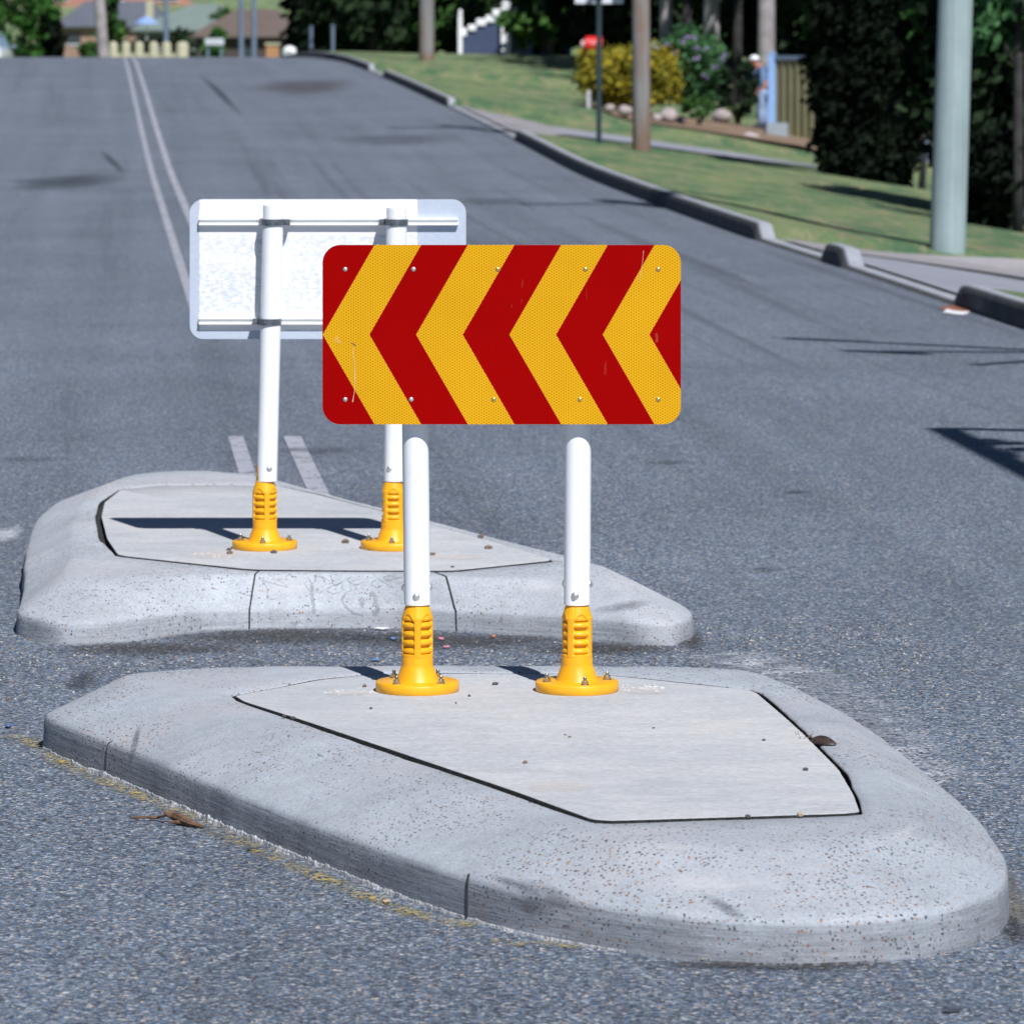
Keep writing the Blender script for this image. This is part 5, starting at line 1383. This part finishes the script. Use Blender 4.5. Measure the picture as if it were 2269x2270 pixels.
# houses in the dip beyond the crest
def house(u0, u1, vr, ve, D, roofc, wallc, label, hip=.5, ru=None, dep=8, wins=3, seed=1, chim=None):
    s = F/D; a, c = P(u0, ve, D), P(u1, ve, D); zr_ = P(0, vr, D).z; ze = a.z; X = (a.x+c.x)/2; w = c.x-a.x; g = gz(X, D)-.5
    root = thing('house', (X, D, g), label, 'house')
    m = MB(); m.box((X, D+dep/2, (g+ze)/2), (w-.8, dep-.8, ze-g)); wall = m.build('wall', mat_plain('wall%d' % seed, wallc, .85, scale=2), root)
    r0, r1 = (P(ru[0], vr, D).x, P(ru[1], vr, D).x) if ru else (a.x+w*hip*.5, c.x-w*hip*.5)
    m = MB(); y0, y1, ym = D-.2, D+dep+.2, D+dep/2
    m.v = [(a.x, y0, ze), (c.x, y0, ze), (c.x, y1, ze), (a.x, y1, ze), (r0, ym, zr_), (r1, ym, zr_), (a.x, y0, ze-.12), (c.x, y0, ze-.12), (c.x, y1, ze-.12), (a.x, y1, ze-.12)]
    m.f = [(0, 1, 5, 4), (1, 2, 5), (2, 3, 4, 5), (3, 0, 4), (6, 7, 1, 0), (7, 8, 2, 1), (8, 9, 3, 2), (9, 6, 0, 3), (9, 8, 7, 6)]
    t = NT('roof_tiles%d' % seed); gg = t.geo(); rows = t.n('ShaderNodeTexWave', bands_direction='Z'); rows.inputs['Scale'].default_value = 3; t.link(gg, rows.inputs['Vector'])
    t.base(t.mix(1.0, t.mix(t.noise(.8, gg), tuple(x*.8 for x in roofc), tuple(x*1.2 for x in roofc)), t.ramp(rows.outputs['Fac'], [(0, .8), (1, 1.1)]), 'MULTIPLY')); t.set(Roughness=.85)
    ro = m.build('roof', t.m, root)
    if chim:
        p = P(chim[0], chim[1], D+dep/2); m = MB(); m.box((p.x, D+dep/2, (p.z+ze)/2), (.55, .55, p.z-ze)); m.build('chimney', M['cream'], ro)
    for i in range(wins):
        x = a.x+w*(.18+.64*i/max(1, wins-1)); zc = max(g+1.6, ze-1.0); m = MB(); m.box((x, D+.4-.03, zc), (w*.12, .06, .95)); wn = m.build('window', mat_plain('pane', (.04, .05, .06), .1), root)
        m = MB(); m.box((x, D+.36, zc-.52), (w*.13, .12, .08)); m.build('sill', M['wht'], wn)
house(420, 672, 20, 80, 300, (.125, .095, .085), (.06, .045, .04), 'brown hip-roofed house beyond the crest left of the dark trees', ru=(515, 610), seed=1, chim=None)
house(290, 560, 8, 66, 345, (.16, .21, .20), (.20, .19, .17), 'house with a pale grey-green roof behind the balustrade', ru=(420, 480), seed=2, chim=(333, 2))
house(118, 372, 2, 58, 372, (.10, .115, .15), (.30, .20, .15), 'house with a dark slate roof and salmon walls left and right of the leaning pole', ru=(180, 330), seed=3)
house(60, 440, -40, 16, 430, (.30, .15, .11), (.45, .28, .2), 'farthest house with a terracotta roof along the top of the picture', seed=4)
house(400, 760, -30, 12, 460, (.20, .12, .09), (.45, .36, .3), 'far brick house behind the green treetop', seed=5)
# blue parasol in a garden
D = 240; p = P(326, 44, D); g = gz(p.x, D); r = thing('parasol', (p.x, D, g), 'light blue garden parasol in front of the grey-green roof', 'parasol')
m = MB(); m.lathe((p.x, D, p.z-.22), [(.64, 0), (.60, .06), (.35, .26), (.03, .40)], 16, cap=False); m.build('canopy', mat_plain('blue_cloth', (.22, .34, .62), .8), r)
m = MB(); m.tube([(p.x, D, g), (p.x, D, p.z+.25)], .03, 8); m.build('pole', M['wht'], r)
# grey cabinet on the right
D = 48; p0 = P(2262, 348, D); g = HC-(474-VH)/F*D; r = thing('utility_cabinet', (p0.x+.05, D, g), 'blue-grey metal cabinet cut by the right edge under the shrubs', 'cabinet')
cabm = mat_plain('blue_grey_metal', (.14, .18, .26), .5)
m = MB(); m.box((p0.x+.08, D, (p0.z+g)/2-.03), (.36, .35, p0.z-g)); bevel(m.build('body', cabm, r), .01)
m = MB(); m.box((p0.x+.08, D, p0.z-.01), (.42, .40, .04)); bevel(m.build('lid', cabm, r), .01)
m = MB(); m.box((p0.x+.04, D-.19, (p0.z+g)/2), (.02, .03, .1)); m.build('handle', M['steel_d'], r)
m = MB(); q0, q1 = P(2252, 268, D-.1), P(2262, 312, D-.1); m.tube([(q0.x, q0.y, p0.z+.0), q1, (q0.x+.01, q0.y, (q0.z+q1.z)/2), q0], [.03, .035, .035, .045], 12)
mark(m.build('vent_pipe', mat_plain('pipe_grey', (.33, .33, .36), .6), loc=(q0.x, q0.y, p0.z)), 'short pale grey bent pipe above the blue-grey cabinet', 'pipe')

# ------------------------------------------------------------------ the person in the garden
def skin(name, joints, edges, m, parent, sub=2):
    me = bpy.data.meshes.new(name); o = bpy.data.objects.new(name, me); COL.objects.link(o)
    L = org(parent); me.from_pydata([tuple(Vector(j[0])-L) for j in joints], edges, []); o.parent = parent
    md = o.modifiers.new('skin', 'SKIN'); 
    if not me.skin_vertices: 
        import bmesh
        bm = bmesh.new(); bm.from_mesh(me); bm.verts.layers.skin.verify(); bm.to_mesh(me); bm.free()
    for i, j in enumerate(joints):
        r_ = j[1] if isinstance(j[1], tuple) else (j[1], j[1]); me.skin_vertices[0].data[i].radius = r_
        me.skin_vertices[0].data[i].use_root = (i == 0)
    md.use_smooth_shade = True
    s_ = o.modifiers.new('sub', 'SUBSURF'); s_.levels = sub; s_.render_levels = sub
    me.materials.append(m); return o
def person():
    D = 80.0; s = F/D; foot = P(1689, 286, D); g = foot.z
    root = thing('person', (foot.x, D, g), 'person in white cap, blue shirt and jeans bending forward by the blue gate post', 'person')
    X = foot.x
    W = lambda x, y, z: (X+x, D+y, g+z)
    skin_m = mat_plain('skin', (.42, .19, .14), .55); jeans = mat_plain('faded_jeans', (.24, .34, .52), .85, scale=5, var=.4)
    shirt = mat_plain('blue_shirt', (.13, .21, .38), .85, scale=5, var=.15); dark = mat_plain('dark_waist', (.02, .025, .05), .9)
    # body: pelvis, spine bent forward, neck, head, arms, legs
    J = [(W(.02, 0, .72), (.11, .10)), (W(.02, 0, .86), .12), (W(-.02, 0, 1.0), .13), (W(-.06, 0, 1.08), .11), (W(-.10, 0, 1.12), .045), (W(-.13, -.01, 1.15), .062), (W(-.145, -.01, 1.19), .078), (W(-.13, -.01, 1.235), .062),
         (W(-.02, -.15, 1.05), .05), (W(.0, -.19, .84), .038), (W(-.10, -.20, .66), .026), (W(-.02, .15, 1.05), .05), (W(.0, .19, .84), .038), (W(-.10, .20, .66), .026),
         (W(-.03, -.09, .66), .075), (W(-.04, -.10, .40), .055), (W(-.03, -.10, .08), .036), (W(-.12, -.11, .03), .03),
         (W(.06, .09, .66), .075), (W(.06, .10, .40), .055), (W(.08, .10, .08), .036), (W(-.01, .11, .03), .03),
         (W(-.175, -.01, 1.14), .035)]
    E = [(0, 1), (1, 2), (2, 3), (3, 4), (4, 5), (5, 6), (6, 7), (3, 8), (8, 9), (9, 10), (3, 11), (11, 12), (12, 13), (0, 14), (14, 15), (15, 16), (16, 17), (0, 18), (18, 19), (19, 20), (20, 21), (5, 22)]
    skin('body', J, E, skin_m, root)
    for sy, base in ((-1, 10), (1, 13)):
        w0 = Vector(J[base][0])
        for k, (dx, dy, l) in enumerate(((-.03, -.018, .06), (-.02, -.006, .07), (-.012, .006, .07), (-.004, .018, .055), (-.04, .0, .04))):
            skin('finger', [(w0, .012), (w0+Vector((dx*.6, dy, -.035)), .011), (w0+Vector((dx, dy*1.1, -.04-l*.4)), .0085), (w0+Vector((dx-.008, dy*1.1, -.045-l*.8)), .007)], [(0, 1), (1, 2), (2, 3)], skin_m, root, 1)
    skin('shirt', [(W(.02, 0, .80), (.135, .135)), (W(.0, 0, .90), .15), (W(-.03, 0, 1.02), .155), (W(-.06, 0, 1.10), .12), (W(-.02, -.16, 1.05), .072), (W(0, -.19, .86), .058), (W(-.09, -.20, .70), .042), (W(-.02, .16, 1.05), .072), (W(0, .19, .86), .058), (W(-.09, .20, .70), .042)], [(0, 1), (1, 2), (2, 3), (3, 4), (4, 5), (5, 6), (3, 7), (7, 8), (8, 9)], shirt, root)
    skin('belt_and_shorts', [(W(.02, 0, .80), .135), (W(.02, 0, .72), (.15, .14)), (W(.01, 0, .66), .14)], [(0, 1), (1, 2)], dark, root)
    skin('jeans', [(W(.02, 0, .70), (.135, .12)), (W(-.03, -.09, .62), .098), (W(-.04, -.10, .40), .078), (W(-.03, -.10, .06), .062), (W(.06, .09, .62), .098), (W(.06, .10, .40), .078), (W(.08, .10, .06), .062)], [(0, 1), (1, 2), (2, 3), (0, 4), (4, 5), (5, 6)], jeans, root)
    m = MB(); c = Vector(W(-.14, -.01, 1.215))
    m.lathe(c, [(.088, 0), (.086, .025), (.070, .055), (.04, .072), (.005, .078)], 24, cap=False)
    m.add([c+Vector((.088*math.cos(a)*(1.9 if abs(a-math.pi) < .8 else 1), .088*math.sin(a), -.012 if abs(a-math.pi) < .8 else 0)) for a in np.linspace(math.pi-1.1, math.pi+1.1, 12)]+[c+Vector((-.03, 0, .004))], [tuple(range(13))])
    m.build('cap', M['wht'], root, smooth=True)
    for sy in (-1, 1):
        m = MB(); m.lathe(Vector(W(-.208, -.01+sy*.028, 1.20)), [(.001, -.008), (.008, 0), (.001, .008)], 8); m.build('eye', M['steel_d'], root, smooth=True)
    m = MB(); m.box(W(-.21, -.01, 1.155), (.012, .045, .01)); m.build('mouth', mat_plain('lips', (.35, .1, .09), .6), root)
    for y, x in ((-.105, -.07), (.105, .04)):
        m = MB(); m.lathe(Vector(W(x, y, 0)), [(.075, 0), (.075, .05), (.05, .08), (.01, .09)], 14); 
        m.v = [(X+x+(v[0]-X-x)*1.5, v[1], v[2]) for v in m.v]
        m.build('shoe', dark, root, smooth=True)
person()

# ------------------------------------------------------------------ unseen objects added beside the camera to throw the shadows on the right lane
def added_light_mast():
    X, D = 5.1, 17.9; z0 = gz(X, D); root = thing('added_street_light', (X, D, z0), 'added unseen street light whose long arms cast shadows on the right lane', 'street light')
    b = MB(); b.tube([(X, D, z0), (X, D, 7.3)], [.09, .06], 16); b.build('added_mast', M['zinc'], root, auto=50)
    for (e, z, nm) in (((3.72, 18.9), 7.0, 'arm'), ((3.97, 17.95), 7.0, 'arm'), ((4.35, 17.2), 6.7, 'arm')):
        b = MB(); b.tube([(X, D, z-.05), (e[0], e[1], z)], [.055, .04], 10); b.build('arm', M['zinc'], root, auto=50)  # arm of the added street light, there for its shadow
    for e, z in (((3.72, 18.9), 7.0), ((3.97, 17.95), 7.0)):
        b = MB(); b.box((e[0]+.12, e[1]-.08, z), (.5, .12, .08), R(145)); bevel(b.build('added_lantern', M['zinc'], root), .02)
added_light_mast()
def shadow_frame():
    X, D = 4.6, 14.6; z0 = gz(X, D); root = thing('added_shadow_frame', (X, D, z0), 'added unseen steel frame with leafy creeper, casting a shadow on the right lane', 'frame')  # made-up frame, shaped only for the shadow it casts
    b = MB()
    b.tube([(X, D, z0), (X, D, 5.0)], .05, 10); b.tube([(X+.2, 12.3, z0), (X+.2, 12.3, 5.0)], .05, 10)
    b.tube([(X, D, 5), (3.33, 14.9, 5)], .05, 8); b.tube([(3.33, 14.9, 5), (3.5, 12.6, 5)], .07, 8); b.tube([(3.5, 12.6, 5), (X+.2, 12.3, 5)], .05, 8)
    b.build('frame', M['zinc'], root, auto=50)  # bars of the added shadow frame
    f = MB(); leaves(f, (3.52, 13.7, 5.0), (.14, .75, .1), 420, .06, random.Random(4)); f.build('creeper', M['leaf_mid'], root)
shadow_frame()

# ------------------------------------------------------------------ light, sky, camera
sx, sy_, sz = .31, -.80, 1.0
elev = math.atan2(sz, math.hypot(sx, sy_))
w = bpy.data.worlds.new('World'); scene.world = w; w.use_nodes = True
nt = w.node_tree; bg = nt.nodes['Background']
sky = nt.nodes.new('ShaderNodeTexSky'); sky.sky_type = 'NISHITA'; sky.sun_disc = False
sky.sun_elevation = elev; sky.sun_rotation = math.atan2(sx, sy_)
sky.altitude = 1500; sky.air_density = .75; sky.dust_density = 0; sky.ozone_density = 3.0
nt.links.new(sky.outputs[0], bg.inputs[0]); bg.inputs[1].default_value = .05
sl = bpy.data.lights.new('sun', 'SUN'); sl.energy = 5.0; sl.angle = R(.53); sl.color = (1.0, .985, .965)
so = bpy.data.objects.new('sun', sl); COL.objects.link(so)
so.rotation_euler = Vector((sx, sy_, sz)).to_track_quat('Z', 'Y').to_euler(); so.location = (5, -10, 20)

cd = bpy.data.cameras.new('camera'); co = bpy.data.objects.new('camera', cd); COL.objects.link(co)
co.location = (0, 0, HC); co.rotation_euler = (R(90), 0, 0)
cd.sensor_fit = 'AUTO'; cd.sensor_width = 56; cd.lens = 250
cd.shift_y = -(1135-VH)/2269; cd.clip_start = .1; cd.clip_end = 5000
cd.dof.use_dof = True; cd.dof.focus_distance = 10.15; cd.dof.aperture_fstop = 18
scene.camera = co
scene.view_settings.view_transform = 'Standard'; scene.view_settings.look = 'None'
scene.view_settings.exposure = .15; scene.view_settings.gamma = 1.0
scene.render.engine = 'CYCLES'
scene.cycles.use_denoising = True
try: scene.cycles.denoiser = 'OPENIMAGEDENOISE'
except Exception: pass
scene.cycles.max_bounces = 6; scene.cycles.transparent_max_bounces = 12
scene.cycles.use_adaptive_sampling = True; scene.cycles.adaptive_threshold = .01
